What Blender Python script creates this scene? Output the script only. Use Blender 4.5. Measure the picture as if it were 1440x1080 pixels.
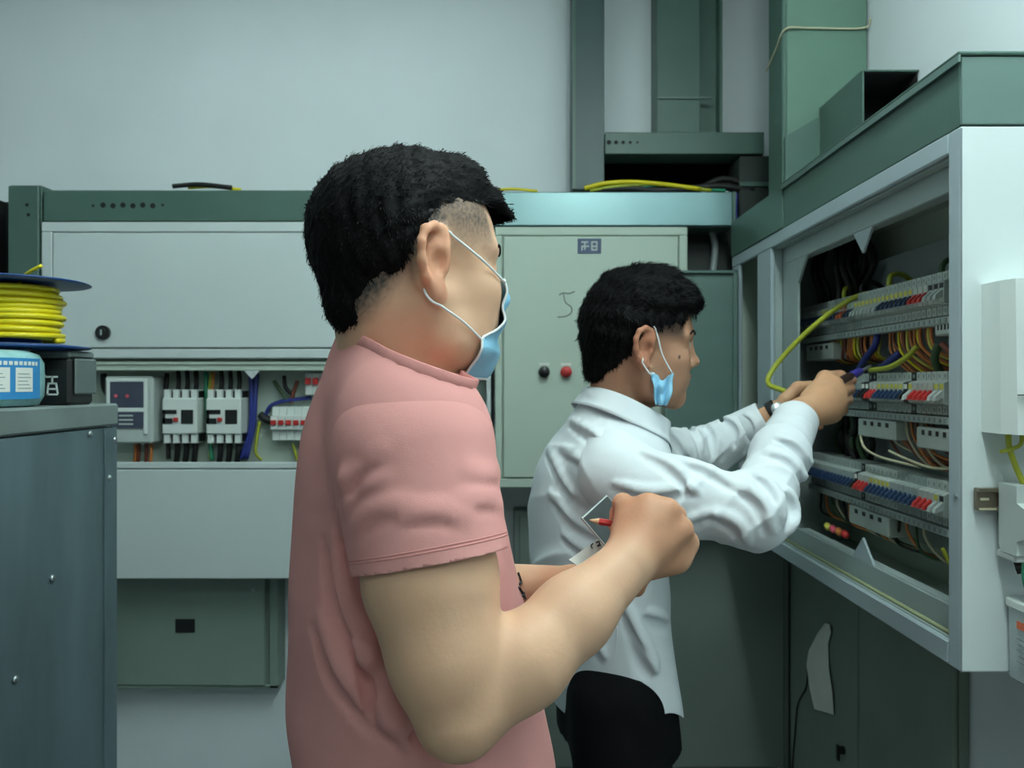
import bpy, bmesh, math, random
import numpy as np
from mathutils import Vector, Matrix
random.seed(7); np.random.seed(7)
SC = bpy.context.scene
for o in list(bpy.data.objects): bpy.data.objects.remove(o)
COL = SC.collection
# ------------------------------------------------------------------ camera
F = 1080.0; EYE = 1.45
cam = bpy.data.cameras.new('camera'); cam.sensor_width = 36; cam.lens = 36*F/1440
cam.clip_start = .05
cam.dof.use_dof = True; cam.dof.focus_distance = .9; cam.dof.aperture_fstop = 9
camo = bpy.data.objects.new('camera', cam); COL.objects.link(camo)
camo.location = (0, 0, EYE); camo.rotation_euler = (math.pi/2, 0, 0)
SC.camera = camo
# ------------------------------------------------------------------ light
w = bpy.data.worlds.new('world'); SC.world = w; w.use_nodes = True
w.node_tree.nodes['Background'].inputs[0].default_value = (.62, .80, .78, 1)
w.node_tree.nodes['Background'].inputs[1].default_value = .22
LAMPS = [((.42, .60, 2.90), 'y', 122), ((.35, -1.30, 2.90), 'x', 52), ((-.75, 1.50, 2.90), 'x', 18)]      # ceiling tube lamp, then two added fill lamps: place, run, strength
LAMPCOL = (.84, 1.0, .98, 1)
SC.view_settings.view_transform = 'Standard'; SC.view_settings.look = 'None'
SC.view_settings.gamma = 1; SC.view_settings.use_curve_mapping = False
SC.view_settings.exposure = -0.15

def P(px, py, d):
    return np.array([(px-720)/F*d, d, EYE-(py-540)/F*d])
# ------------------------------------------------------------------ materials
def srgb(r, g, b):
    f = lambda c: (c/255/12.92) if c/255 <= .04045 else ((c/255+.055)/1.055)**2.4
    return (f(r), f(g), f(b), 1)
MATS = {}
def mat(name, col, rough=.5, metal=0., noise=.0, nscale=8., bump=0., bscale=80., spec=.5, trans=0., emit=0., attr=None, sss=0., aniso=None, alpha=1., coat=0.):
    if name in MATS: return MATS[name]
    m = bpy.data.materials.new(name); m.use_nodes = True; nt = m.node_tree
    b = nt.nodes['Principled BSDF']; L = nt.links.new
    b.inputs['Base Color'].default_value = col; b.inputs['Roughness'].default_value = rough
    b.inputs['Metallic'].default_value = metal; b.inputs['Specular IOR Level'].default_value = spec
    b.inputs['Transmission Weight'].default_value = trans; b.inputs['Alpha'].default_value = alpha
    b.inputs['Coat Weight'].default_value = coat
    if emit:
        b.inputs['Emission Color'].default_value = col; b.inputs['Emission Strength'].default_value = emit
    if sss:
        b.inputs['Subsurface Weight'].default_value = sss; b.inputs['Subsurface Radius'].default_value = (.012, .005, .003)
        b.inputs['Subsurface Scale'].default_value = 1.0
    tc = nt.nodes.new('ShaderNodeTexCoord')
    src = None
    if attr:
        a = nt.nodes.new('ShaderNodeAttribute'); a.attribute_name = attr; src = a.outputs['Color']
    if noise:
        mp = nt.nodes.new('ShaderNodeMapping')
        if aniso: mp.inputs['Scale'].default_value = aniso
        L(tc.outputs['Object'], mp.inputs[0])
        n = nt.nodes.new('ShaderNodeTexNoise'); n.inputs['Scale'].default_value = nscale; n.inputs['Detail'].default_value = 6
        L(mp.outputs[0], n.inputs['Vector'])
        mr = nt.nodes.new('ShaderNodeMapRange'); mr.inputs[1].default_value = .22; mr.inputs[2].default_value = .7
        mr.inputs[3].default_value = 1-noise; mr.inputs[4].default_value = 1+noise*.6
        L(n.outputs['Fac'], mr.inputs[0])
        mx = nt.nodes.new('ShaderNodeMix'); mx.data_type = 'RGBA'; mx.blend_type = 'MULTIPLY'; mx.inputs[0].default_value = 1
        mx.inputs[6].default_value = col
        if src: L(src, mx.inputs[6])
        L(mr.outputs[0], mx.inputs[7]); src = mx.outputs[2]
    if src: L(src, b.inputs['Base Color'])
    if bump:
        n2 = nt.nodes.new('ShaderNodeTexNoise'); n2.inputs['Scale'].default_value = bscale; n2.inputs['Detail'].default_value = 4
        L(tc.outputs['Object'], n2.inputs['Vector'])
        bp = nt.nodes.new('ShaderNodeBump'); bp.inputs['Strength'].default_value = bump; bp.inputs['Distance'].default_value = .004
        L(n2.outputs['Fac'], bp.inputs['Height']); L(bp.outputs[0], b.inputs['Normal'])
    MATS[name] = m
    return m
# ------------------------------------------------------------------ objects
def prop(o, label=None, cat=None, group=None, kind=None):
    if label: o['label'] = label
    if cat: o['category'] = cat
    if group: o['group'] = group
    if kind: o['kind'] = kind
    return o
def empty(name, loc, label, cat, group=None):
    o = bpy.data.objects.new(name, None); COL.objects.link(o); o.location = tuple(loc); o.empty_display_size = .05
    return prop(o, label, cat, group)
def org(parent):
    v = np.zeros(3)
    while parent is not None:
        v += np.array(parent.location); parent = parent.parent
    return v
def obj(name, vf, m, parent=None, smooth=False, label=None):
    """verts in world space; stored relative to the parent's origin"""
    v, f = vf
    v = np.asarray(v, dtype=np.float64).reshape(-1, 3) - org(parent)
    me = bpy.data.meshes.new(name)
    if isinstance(f, np.ndarray) and f.ndim == 2:
        me.vertices.add(len(v)); me.vertices.foreach_set('co', v.ravel().astype(np.float32))
        n, k = f.shape
        me.loops.add(n*k); me.loops.foreach_set('vertex_index', f.ravel().astype(np.int32))
        me.polygons.add(n); me.polygons.foreach_set('loop_start', np.arange(0, n*k, k, dtype=np.int32))
        me.polygons.foreach_set('loop_total', np.full(n, k, dtype=np.int32))
        me.update(calc_edges=True)
    else:
        me.from_pydata([tuple(p) for p in v], [], [tuple(q) for q in f]); me.update()
    if smooth: me.polygons.foreach_set('use_smooth', [True]*len(me.polygons))
    o = bpy.data.objects.new(name, me); COL.objects.link(o)
    if m: me.materials.append(m)
    if parent is not None: o.parent = parent
    if label: o['label'] = label
    return o
def join(*vfs):
    V = []; Fc = []; n = 0
    for v, f in vfs:
        v = np.asarray(v, float).reshape(-1, 3); V.append(v)
        Fc += [tuple(int(i)+n for i in q) for q in f]; n += len(v)
    return np.vstack(V), Fc
def box(x0, x1, y0, y1, z0, z1, c=.0):
    x0, x1 = min(x0, x1), max(x0, x1); y0, y1 = min(y0, y1), max(y0, y1); z0, z1 = min(z0, z1), max(z0, z1)
    if c <= 0:
        v = [(x, y, z) for x in (x0, x1) for y in (y0, y1) for z in (z0, z1)]
        f = [(0,1,3,2),(4,6,7,5),(0,4,5,1),(2,3,7,6),(0,2,6,4),(1,5,7,3)]
        return np.array(v), f
    c = min(c, (x1-x0)*.45, (y1-y0)*.45, (z1-z0)*.45)
    bm = bmesh.new(); v, f = box(x0, x1, y0, y1, z0, z1)
    bv = [bm.verts.new(p) for p in v]
    for q in f: bm.faces.new([bv[i] for i in q])
    bmesh.ops.bevel(bm, geom=bm.edges[:], offset=c, segments=1, affect='EDGES', profile=.5)
    bm.verts.index_update()
    out = (np.array([p.co[:] for p in bm.verts]), [[q.index for q in g.verts] for g in bm.faces]); bm.free()
    return out
def extrude(poly, axis, a, b):
    """poly: 2D points in the two other axes order, extruded along axis from a to b"""
    n = len(poly); V = []
    for t in (a, b):
        for p in poly:
            q = list(p); q.insert(axis, t); V.append(q)
    f = [tuple(range(n))[::-1], tuple(range(n, 2*n))] + [(i, (i+1) % n, n+(i+1) % n, n+i) for i in range(n)]
    return np.array(V, float), f
def frame_of(axis):
    a = np.asarray(axis, float); a = a/np.linalg.norm(a)
    u = np.cross(a, [0, 0, 1.]) if abs(a[2]) < .9 else np.cross(a, [1., 0, 0])
    u /= np.linalg.norm(u); return a, u, np.cross(a, u)
def lathe(c, axis, prof, n=24):
    """prof: list of (radius, distance along axis)"""
    a, u, v = frame_of(axis); c = np.asarray(c, float); V = []; Fc = []
    th = np.arange(n)/n*2*math.pi
    for r, t in prof:
        V.append(c + a*t + np.outer(np.cos(th), u)*r + np.outer(np.sin(th), v)*r)
    m = len(prof)
    for i in range(m-1):
        for j in range(n):
            k = (j+1) % n; Fc.append((i*n+j, i*n+k, (i+1)*n+k, (i+1)*n+j))
    Fc.append(tuple(range(n))[::-1]); Fc.append(tuple((m-1)*n+j for j in range(n)))
    return np.vstack(V), Fc
def cyl(c, axis, r, h, n=20, ch=.1):
    e = min(r, h)*ch
    return lathe(c, axis, [(r-e, 0), (r, e), (r, h-e), (r-e, h)], n)
def spline(pts, per=8):
    p = np.asarray(pts, float)
    if len(p) < 3: return np.array([p[0]+(p[-1]-p[0])*t for t in np.linspace(0, 1, per)])
    q = np.vstack([2*p[0]-p[1], p, 2*p[-1]-p[-2]]); out = []
    for i in range(1, len(q)-2):
        for t in np.linspace(0, 1, per, endpoint=False):
            out.append(.5*((2*q[i])+(-q[i-1]+q[i+1])*t+(2*q[i-1]-5*q[i]+4*q[i+1]-q[i+2])*t*t+(-q[i-1]+3*q[i]-3*q[i+1]+q[i+2])*t**3))
    out.append(p[-1]); return np.array(out)
def tube(pts, r, n=8, closed=False, flat=None):
    p = np.asarray(pts, float); m = len(p); rr = np.broadcast_to(np.asarray(r, float), (m,))
    tan = np.gradient(p, axis=0)
    if closed: tan = np.roll(p, -1, 0)-np.roll(p, 1, 0)
    tan /= np.linalg.norm(tan, axis=1)[:, None]+1e-12
    u = frame_of(tan[0])[1]; V = []
    th = np.arange(n)/n*2*math.pi
    for i in range(m):
        u = u-tan[i]*np.dot(u, tan[i]); u /= np.linalg.norm(u)+1e-12; v = np.cross(tan[i], u)
        V.append(p[i]+rr[i]*(np.outer(np.cos(th), u)+np.outer(np.sin(th), v)))
    Fc = []
    for i in range(m if closed else m-1):
        for j in range(n):
            k = (j+1) % n; i2 = (i+1) % m; Fc.append((i*n+j, i*n+k, i2*n+k, i2*n+j))
    if not closed: Fc += [tuple(range(n))[::-1], tuple((m-1)*n+j for j in range(n))]
    return np.vstack(V), Fc
def ribbon_strip(a, b, wdir, w_, t=.0006):
    """thin printed stroke lying on a face: a small box between a and b"""
    a = np.asarray(a, float); b = np.asarray(b, float); wd = np.asarray(wdir, float)
    d = b-a; d /= np.linalg.norm(d); s = np.cross(d, wd); s /= np.linalg.norm(s); V = []
    for q in (a-d*w_*.4, b+d*w_*.4):
        for e in (-1, 1):
            for g in (0, 1): V.append(q+s*e*w_/2+wd*g*t)
    return np.array(V), [(0,1,3,2),(4,6,7,5),(0,4,5,1),(2,3,7,6),(0,2,6,4),(1,5,7,3)]
def copy_tree(o, loc=None, parent=None):
    c = o.copy(); COL.objects.link(c)
    if parent is not None: c.parent = parent
    if loc is not None: c.location = tuple(loc)
    for ch in list(o.children): copy_tree(ch, None, c)
    return c
# ------------------------------------------------------------------ palette
M_wall = mat('wall_paint', srgb(226, 233, 236), .75, noise=.05, nscale=2.2, bump=.15, bscale=30)
M_floor = mat('floor_concrete', srgb(120, 124, 122), .6, noise=.2, nscale=4, bump=.2, bscale=40)
M_ceil = mat('ceiling_paint', srgb(205, 212, 210), .8, noise=.04)
M_cab = mat('cabinet_grey_paint', srgb(204, 214, 214), .42, noise=.04, nscale=3, bump=.05, bscale=200)
M_cab2 = mat('cabinet_olive_grey_paint', srgb(186, 201, 188), .45, noise=.05, nscale=3, bump=.05, bscale=200)
M_seam = mat('dark_gap', srgb(40, 46, 46), .7, noise=.1)
M_duct = mat('green_duct_paint', srgb(72, 100, 90), .45, noise=.1, nscale=5, bump=.05, bscale=150)
M_duct2 = mat('green_duct_sheet', srgb(92, 116, 110), .35, noise=.12, nscale=3, aniso=(1, 1, 4))
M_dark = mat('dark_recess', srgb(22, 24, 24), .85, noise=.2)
M_galv = mat('galvanised_steel', srgb(120, 140, 148), .46, metal=.6, noise=.35, nscale=7, aniso=(1, 1, .25), bump=.04, bscale=60)
M_screw = mat('zinc_screw', srgb(190, 198, 200), .3, metal=.9, noise=.05)
M_box = mat('dull_green_box', srgb(128, 146, 136), .5, noise=.08, nscale=4)
M_black = mat('black_plastic', srgb(24, 26, 28), .4, noise=.1)
M_white = mat('white_plastic', srgb(222, 230, 226), .4, noise=.03)
M_lgrey = mat('light_grey_plastic', srgb(186, 196, 192), .45, noise=.04)
M_grey = mat('grey_plastic', srgb(140, 152, 152), .45, noise=.05)
M_blue = mat('blue_plastic', srgb(22, 66, 130), .35, noise=.06)
M_navy = mat('navy_plastic', srgb(30, 52, 84), .4, noise=.06)
M_yel = mat('yellow_wire', srgb(226, 208, 22), .4, noise=.06)
M_ygr = mat('yellow_green_wire', srgb(170, 176, 50), .45, noise=.12, nscale=30)
M_ora = mat('orange_wire', srgb(200, 120, 60), .45, noise=.06)
M_bro = mat('brown_wire', srgb(120, 62, 44), .45, noise=.06)
M_red = mat('red_plastic', srgb(190, 48, 46), .4, noise=.06)
M_gre = mat('green_wire', srgb(40, 140, 104), .45, noise=.06)
M_wbl = mat('blue_wire', srgb(40, 52, 128), .45, noise=.06)
M_wwh = mat('pale_wire', srgb(196, 190, 160), .45, noise=.06)
M_wbk = mat('black_cable', srgb(18, 20, 20), .55, noise=.1)
M_dkg = mat('dark_green_cable', srgb(56, 84, 52), .5, noise=.1)
M_org = mat('orange_plastic', srgb(206, 96, 54), .4, noise=.06)
M_ystk = mat('yellow_sticker', srgb(206, 200, 84), .6, noise=.1)
M_paper = mat('paper', srgb(226, 228, 220), .7, noise=.04)
M_print = mat('black_print', srgb(34, 34, 40), .6, noise=.05)
M_lbl = mat('navy_label', srgb(60, 76, 108), .5, noise=.1)
M_glass = mat('smoked_window', srgb(60, 66, 84), .15, noise=.1)
M_copper = mat('brass_rail', srgb(120, 112, 96), .4, metal=.6, noise=.15, nscale=30)
M_pinkled = mat('red_indicator', srgb(220, 90, 110), .4, noise=.05)

XR = 1.02; YB = 2.80; ZC = 3.02
# ------------------------------------------------------------------ structure
# opening in the back wall through which the cables pass
ox0, ox1, oz0, oz1 = .238, .915, 2.155, 2.285
obj('wall_back', join(box(-3.0, ox0, YB, YB+.5, 0, ZC), box(ox1, XR+.2, YB, YB+.5, 0, ZC), box(ox0, ox1, YB, YB+.5, 0, oz0), box(ox0, ox1, YB, YB+.5, oz1, ZC)), M_wall)['kind'] = 'structure'
obj('wall_hole_shade_lining', join(box(ox0, ox1, YB+.44, YB+.5, oz0, oz1), box(ox0, ox1, YB+.002, YB+.44, oz0-.0, oz0+.004), box(ox0, ox1, YB+.002, YB+.44, oz1-.004, oz1), box(ox0, ox0+.004, YB+.002, YB+.44, oz0+.004, oz1-.004), box(ox1-.004, ox1, YB+.002, YB+.44, oz0+.004, oz1-.004)), M_dark)['kind'] = 'structure'  # near-black sheets stand in for the shade deep in the opening
obj('wall_right', box(XR, XR+.2, -2.2, YB, 0, ZC), M_wall)['kind'] = 'structure'
obj('wall_left', box(-3.0, -2.8, -2.2, YB, 0, ZC), M_wall)['kind'] = 'structure'
obj('floor', box(-3.0, XR+.2, -2.2, YB+.5, -.1, 0), M_floor)['kind'] = 'structure'
obj('ceiling', box(-3.0, XR+.2, -2.2, YB+.5, ZC, ZC+.1), M_ceil)['kind'] = 'structure'
# tube lamp over the men, two more added only as fill
for (lx, ly, lz), run, pw in LAMPS:
    where = 'two men' if run == 'y' else ('photographer as added fill' if ly < 0 else 'wide grey cabinet as added fill')
    e = empty('ceiling_and_fill_lamp', (lx, ly, ZC), 'twin tube ceiling lamp over the %s' % where, 'lamp', 'ceiling lamps')
    r = (lambda x0, x1, y0, y1, z0, z1, c=0: box(lx+x0, lx+x1, ly+y0, ly+y1, z0, z1, c)) if run == 'y' else (lambda x0, x1, y0, y1, z0, z1, c=0: box(lx+y0, lx+y1, ly+x0, ly+x1, z0, z1, c))
    obj('housing', r(-.09, .09, -.63, .63, lz+.03, lz+.07, .006), M_white, e)
    obj('hanger', r(-.03, .03, -.4, .4, lz+.07, ZC), M_white, e)
    M_tube = mat('lamp_tube_over_'+where.replace(' ', '_'), LAMPCOL, .4, emit=pw)
    for s in (-.045, .045):
        c = (lx+s, ly-.6, lz) if run == 'y' else (lx-.6, ly+s, lz)
        obj('tube', lathe(c, (0, 1, 0) if run == 'y' else (1, 0, 0), [(.013, 0), (.013, 1.2)], 8), M_tube, e)

# ------------------------------------------------------------------ back left cabinet
s = 2.55/F
def X(px, d=2.55): return (px-720)/F*d
def Z(py, d=2.55): return EYE-(py-540)/F*d
YF = 2.55
lc = empty('distribution_cabinet', (X(375), YF, Z(815)), 'wide pale grey wall cabinet with a closed upper door and open breaker window', 'cabinet')
x0, x1, z0, z1 = X(58), X(690), Z(815), Z(312)
obj('shell', join(box(x0, x1, YB-.02, YB-.002, z0, z1), box(x0, x0+.012, YF+.012, YB-.02, z0, z1), box(x1-.012, x1, YF+.012, YB-.02, z0, z1),
    box(x0+.012, x1-.012, YF+.012, YB-.02, z1-.012, z1), box(x0+.012, x1-.012, YF+.012, YB-.02, z0, z0+.012)), M_cab, lc)
wz0, wz1 = Z(650), Z(520)           # window opening
ox_, ox2 = X(112), X(676)
obj('front_frame', join(box(x0, x1, YF, YF+.012, Z(326), z1, .003), box(x0, X(73), YF, YF+.012, z0, Z(326), .003), box(X(684), x1, YF, YF+.012, z0, Z(326), .003),
    box(X(73), X(684), YF, YF+.012, Z(504), Z(490.5), .003), box(X(73), X(684), YF, YF+.012, Z(659), wz0, .003)), M_cab, lc)
dr = obj('door', box(X(75), X(682), YF-.004, YF+.012, Z(489), Z(327.5), .003), M_cab, lc)
hz = (X(147), YF-.004, Z(468))
hd = obj('lock', join(cyl(hz, (0, -1, 0), .024, .012, 24), cyl((hz[0], hz[1]-.012, hz[2]), (0, -1, 0), .015, .006, 20)), M_black, dr)
obj('key_slot', box(hz[0]-.003, hz[0]+.003, hz[1]-.0195, hz[1]-.0175, hz[2]-.009, hz[2]+.009), M_screw, dr)
obj('upper_rail', join(box(X(73), X(684), YF+.02, YF+.035, Z(521), Z(508), .002), box(X(73), X(684), YF+.012, YF+.02, Z(512), Z(509))), M_cab2, lc)
obj('lower_panel', box(X(75), X(682), YF-.003, YF+.012, z0+.003, Z(660.5), .003), M_cab, lc)
obj('mounting_plate', box(X(76), X(681), 2.69, 2.70, Z(660), Z(480)), M_cab2, lc)
tb = lambda cx, y, zt, w_, h_: extrude([(cx-w_/2, zt), (cx+w_/2, zt), (cx, zt-h_)], 1, y, y+.004)
v, f = extrude([(X(339), Z(520)), (X(363), Z(520)), (X(351), Z(533))], 1, YF+.022, YF+.026)
obj('corner_tab', (v, f), M_cab, lc)
# meter
mt = empty('electric_meter', (X(172), 2.69, Z(627)), 'grey electric meter with smoked window in the left cabinet', 'meter')
obj('case', box(X(138), X(207), 2.59, 2.69, Z(625), Z(529), .006), M_lgrey, mt)
obj('bezel', join(box(X(145), X(197), 2.582, 2.59, Z(580), Z(574), .002), box(X(145), X(197), 2.582, 2.59, Z(537), Z(532), .002), box(X(142), X(147), 2.582, 2.59, Z(612), Z(532), .002), box(X(195), X(200), 2.582, 2.59, Z(612), Z(532), .002)), M_white, mt)
obj('display_window', box(X(147), X(195), 2.584, 2.592, Z(574), Z(537)), M_glass, mt)
obj('nameplate', box(X(147), X(195), 2.584, 2.592, Z(603), Z(580)), M_glass, mt)
for px in (156, 172): obj('indicator_light', cyl((X(px), 2.584, Z(557)), (0, -1, 0), .006, .004, 10), M_pinkled, mt)
obj('nameplate_text', join(*[box(X(160), X(180), 2.582, 2.584, Z(y_+2.2), Z(y_)) for y_ in (584, 590, 596)]), M_lgrey, mt)
for i, px in enumerate((168, 173, 184, 191)):
    w_ = obj('meter_wire', tube(spline([(X(px), 2.66, Z(622)), (X(px)+.002, 2.655, Z(640)), (X(px)-.003, 2.66, Z(656))], 4), .006, 8), [M_ora, M_bro, M_bro, M_ora][i], mt, True)
# moulded case breakers
def mccb(cx, label):
    e = empty('moulded_case_breaker', (X(cx), 2.69, Z(625)), label, 'circuit breaker', 'moulded case breakers in the left cabinet')
    xa, xb = X(cx-25), X(cx+25)
    obj('body', join(box(xa, xb, 2.60, 2.69, Z(612), Z(560), .004), *[box(xa+(xb-xa)*(.02+.26*k), xa+(xb-xa)*(.18+.26*k), 2.61, 2.69, Z(625), Z(612)) for k in range(4)],
        *[box(xa+(xb-xa)*(.02+.26*k), xa+(xb-xa)*(.18+.26*k), 2.61, 2.69, Z(560), Z(548)) for k in range(4)]), M_white, e)
    obj('terminal_block', box(xa+.004, xb-.004, 2.625, 2.69, Z(624), Z(612)), M_black, e); obj('terminal_block', box(xa+.004, xb-.004, 2.625, 2.69, Z(560), Z(550)), M_black, e)
    obj('trip_window', join(box(xa+.003, xa+.05, 2.597, 2.60, Z(583), Z(577)), box(xa+.003, xa+.036, 2.597, 2.60, Z(597), Z(589)), box(xa+.003, xa+.012, 2.597, 2.60, Z(597), Z(577))), M_black, e)
    obj('name_label', box(X(cx+3), X(cx+20), 2.597, 2.60, Z(597), Z(577)), M_black, e)
    obj('toggle', box(xa+.042, xa+.056, 2.588, 2.60, Z(594), Z(588), .002), M_red, e)
    for k in range(3):
        px = xa+(xb-xa)*(.23+.26*k)
        obj('lead', tube(spline([(px, 2.655, Z(618)), (px+.004, 2.65, Z(635)), (px-.004, 2.66, Z(654))], 4), .010, 8), M_wbk, e, True)
        obj('lead', tube(spline([(px, 2.655, Z(556)), (px+.008, 2.65, Z(540)), (px+.002, 2.66, Z(520))], 4), .008, 8), M_wbk, e, True)
mccb(243, 'white moulded breaker with black leads right beside the electric meter')
mccb(306, 'white moulded breaker with black leads left of the triangular tab')
# small breaker bank
sb = empty('breaker_bank', (X(405), 2.69, Z(625)), 'row of slim white breakers with red toggles in the left cabinet', 'circuit breaker')
for k in range(6):
    xa = X(372)+k*.0255
    b_ = obj('breaker_module', join(box(xa, xa+.0245, 2.63, 2.69, Z(622), Z(573), .002), box(xa, xa+.0245, 2.61, 2.63, Z(606), Z(586), .002)), M_white, sb)
    obj('toggle', box(xa+.003, xa+.021, 2.60, 2.61, Z(599), Z(592), .002), M_red, b_)
ub = empty('upper_breaker_bank', (X(432), 2.69, Z(552)), 'slim white breakers with red toggles under the upper rail', 'circuit breaker')
for k in range(3):
    xa = X(420)+k*.0255
    b_ = obj('breaker_module', box(xa, xa+.0245, 2.63, 2.69, Z(556), Z(524), .002), M_white, ub)
    obj('toggle', box(xa+.003, xa+.021, 2.615, 2.63, Z(541), Z(531), .002), M_red, b_)
# loose wires in the left cabinet
lw = [(M_wbl, [(345, 525), (343, 560), (340, 600), (330, 650)], 'dark blue wire hanging right of the moulded breakers', .009),
      (M_wbl, [(336, 522), (338, 560), (335, 610), (322, 650)], 'dark blue wire beside the right moulded breaker', .009),
      (M_ygr, [(278, 522), (276, 560), (279, 600), (277, 650)], 'yellow wire running between the two moulded breakers', .006),
      (M_gre, [(270, 522), (272, 565), (275, 610), (280, 652)], 'green wire running between the two moulded breakers', .008),
      (M_ora, [(282, 522), (280, 548), (276, 570), (274, 600)], 'orange wire above the right moulded breaker', .005),
      (M_ygr, [(352, 652), (344, 640), (346, 615), (350, 595)], 'yellow wire curling at the bottom of the cabinet window', .005),
      (M_wbl, [(356, 590), (365, 573), (380, 566), (400, 563), (425, 560)], 'blue wire arching over the slim breaker row', .007),
      (M_wbk, [(350, 585), (360, 592), (372, 596)], 'black cable end left of the slim breaker row', .014),
      (M_dkg, [(370, 535), (382, 552), (392, 566)], 'green cable dropping onto the slim breaker row', .007),
      (M_bro, [(405, 535), (400, 550), (396, 568)], 'brown wire dropping onto the slim breaker row', .007),
      (M_wbk, [(385, 528), (388, 545), (398, 556)], 'black wire dropping behind the blue arching wire', .007),
      (M_ygr, [(398, 628), (402, 640), (404, 652)], 'pale green wire below the slim breaker row', .005),
      (M_bro, [(408, 628), (410, 640), (414, 652)], 'brown wire below the slim breaker row', .005),
      (M_wbk, [(120, 525), (122, 545), (128, 560), (126, 580)], 'black cable at the left end of the cabinet window', .011),
      (M_bro, [(130, 530), (133, 550), (131, 575)], 'brown wire left of the electric meter', .008),
      (M_wbk, [(213, 524), (212, 560), (214, 610), (216, 650)], 'black cable between the meter and the left moulded breaker', .008)]
for m_, pts, lab, r_ in lw:
    prop(obj('wire', tube(spline([(X(a), 2.665-.004*(i % 2), Z(b)) for i, (a, b) in enumerate(pts)], 6), r_, 8), m_, None, True), lab, 'wire', 'wires in the left cabinet')

# ------------------------------------------------------------------ back middle cabinet
mc = empty('control_cabinet', (X(832), YF, Z(685)), 'grey-green control cabinet with three knobs and a navy label', 'cabinet')
x0, x1, z0, z1 = X(696), X(967), Z(686), Z(319)
obj('shell', box(x0, x1, YF+.012, YB-.002, z0, z1, .003), M_cab2, mc)
obj('front_frame', join(box(x0, x1, YF, YF+.012, Z(331), z1, .003), box(x0, x1, YF, YF+.012, z0, Z(673), .003), box(x0, X(706), YF, YF+.012, Z(673), Z(331), .003), box(X(955), x1, YF, YF+.012, Z(673), Z(331), .003)), M_cab2, mc)
md = obj('door', box(X(708), X(953.5), YF-.005, YF+.012, Z(671.5), Z(332.5), .003), M_cab2, mc)
pl = obj('label_plate', box(X(812), X(845), YF-.008, YF-.005, Z(357), Z(336), .001), M_lbl, md)
obj('label_lettering', join(*[box(X(a), X(b), YF-.0088, YF-.008, Z(d_), Z(c_)) for a, b, c_, d_ in ((817, 827, 340, 342), (821, 823, 342, 352), (817, 828, 346, 348), (817, 819, 348, 353), (831, 833, 340, 353), (833, 840, 340, 342), (838, 840, 342, 353), (833, 840, 346, 348), (833, 840, 351, 353))]), M_lgrey, md)
pen = [(786, 415), (792, 412), (800, 413), (808, 410)], [(792, 412), (795, 425), (803, 432), (803, 440), (795, 445), (784, 446)]
M_pen = mat('grey_marker', srgb(130, 138, 134), .6, noise=.1)
obj('handwritten_mark', join(*[tube(spline([(X(a), YF-.005, Z(b)) for a, b in p_], 5), .0022, 5) for p_ in pen]), M_pen, md, True)
for px, m_, nm in ((765, M_black, 'black'), (796, M_red, 'red'), (828, M_gre, 'green')):
    k_ = obj('knob', join(cyl((X(px), YF-.005, Z(523)), (0, -1, 0), .019, .012, 20), cyl((X(px), YF-.017, Z(523)), (0, -1, 0), .014, .02, 16)), m_, md, True, nm+' push knob on the cabinet door')
    obj('knob_grip', box(X(px)-.004, X(px)+.016, YF-.043, YF-.036, Z(523)-.005, Z(523)+.004, .001), M_black if px == 765 else m_, k_)
    obj('knob_tag', box(X(px)-.017, X(px)+.017, YF-.0065, YF-.005, Z(514), Z(510.5)), M_paper, md)
# panel of an opened door between the middle and right cabinets
od = empty('open_cabinet_door', (X(985, 2.45), 2.45, Z(700, 2.45)), 'grey steel door standing open beside the right wall cabinet', 'door')
obj('leaf', box(X(936, 2.45), X(1036, 2.45), 2.45, 2.468, Z(705, 2.45), Z(381, 2.45), .003), M_duct2, od)
obj('edge_return', join(box(X(1030, 2.45), X(1036, 2.45), 2.435, 2.45, Z(705, 2.45), Z(381, 2.45), .002), box(X(936, 2.45), X(1036, 2.45), 2.435, 2.45, Z(385, 2.45), Z(381, 2.45), .002)), M_duct2, od)
# boxes below the cabinets
gb = empty('wall_box', (X(250, 2.7), 2.7, Z(968, 2.7)), 'dull green steel box on the wall under the wide cabinet', 'cabinet')
d = 2.71
x0, x1, z0, z1 = X(100, d), X(391, d), Z(968, d), Z(800, d)
obj('shell', box(x0, x1, d+.01, YB-.002, z0, z1, .003), M_box, gb)
v, f = box(x0+.015, X(374, d), d-.006, d+.004, z0+.014, z1-.01, .003)
v = np.array(v); v[:, 1] -= (v[:, 0]-x0)*.012
gd = obj('door', (v, f), M_box, gb)
obj('frame_edge', join(box(X(379, d), x1, d-.002, d+.01, z0, z1, .002), box(x0, x1, d-.002, d+.01, z0, z0+.012, .002), box(x0, x1, d-.002, d+.01, z1-.01, z1, .002)), M_box, gb)
obj('recessed_pull', box(X(249, d), X(276, d), d-.016, d-.004, Z(888, d), Z(869, d), .002), M_black, gd)
obj('rivet', cyl((X(358, d), d-.012, Z(828, d)), (0, -1, 0), .006, .004, 10), M_screw, gd)
fb = empty('low_cabinet', (X(735, d), d, 0), 'grey-green steel floor cabinet below the control cabinet', 'cabinet')
x0, x1 = X(722, d), .978
M_low = mat('grey_green_floor_paint', srgb(112, 124, 118), .55, noise=.1, nscale=3)
obj('body', box(x0, x1, d, YB-.002, .06, Z(718, d), .004), M_low, fb)
obj('door', box(x0+.02, X(757, d)+.3, d-.008, d, .1, Z(724, d), .003), M_low, fb)
obj('door', box(X(757, d)+.306, x1-.02, d-.008, d, .1, Z(724, d), .003), M_low, fb)
obj('plinth', box(x0+.02, x1-.02, d+.02, YB-.002, 0, .06), M_dark, fb)

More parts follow.
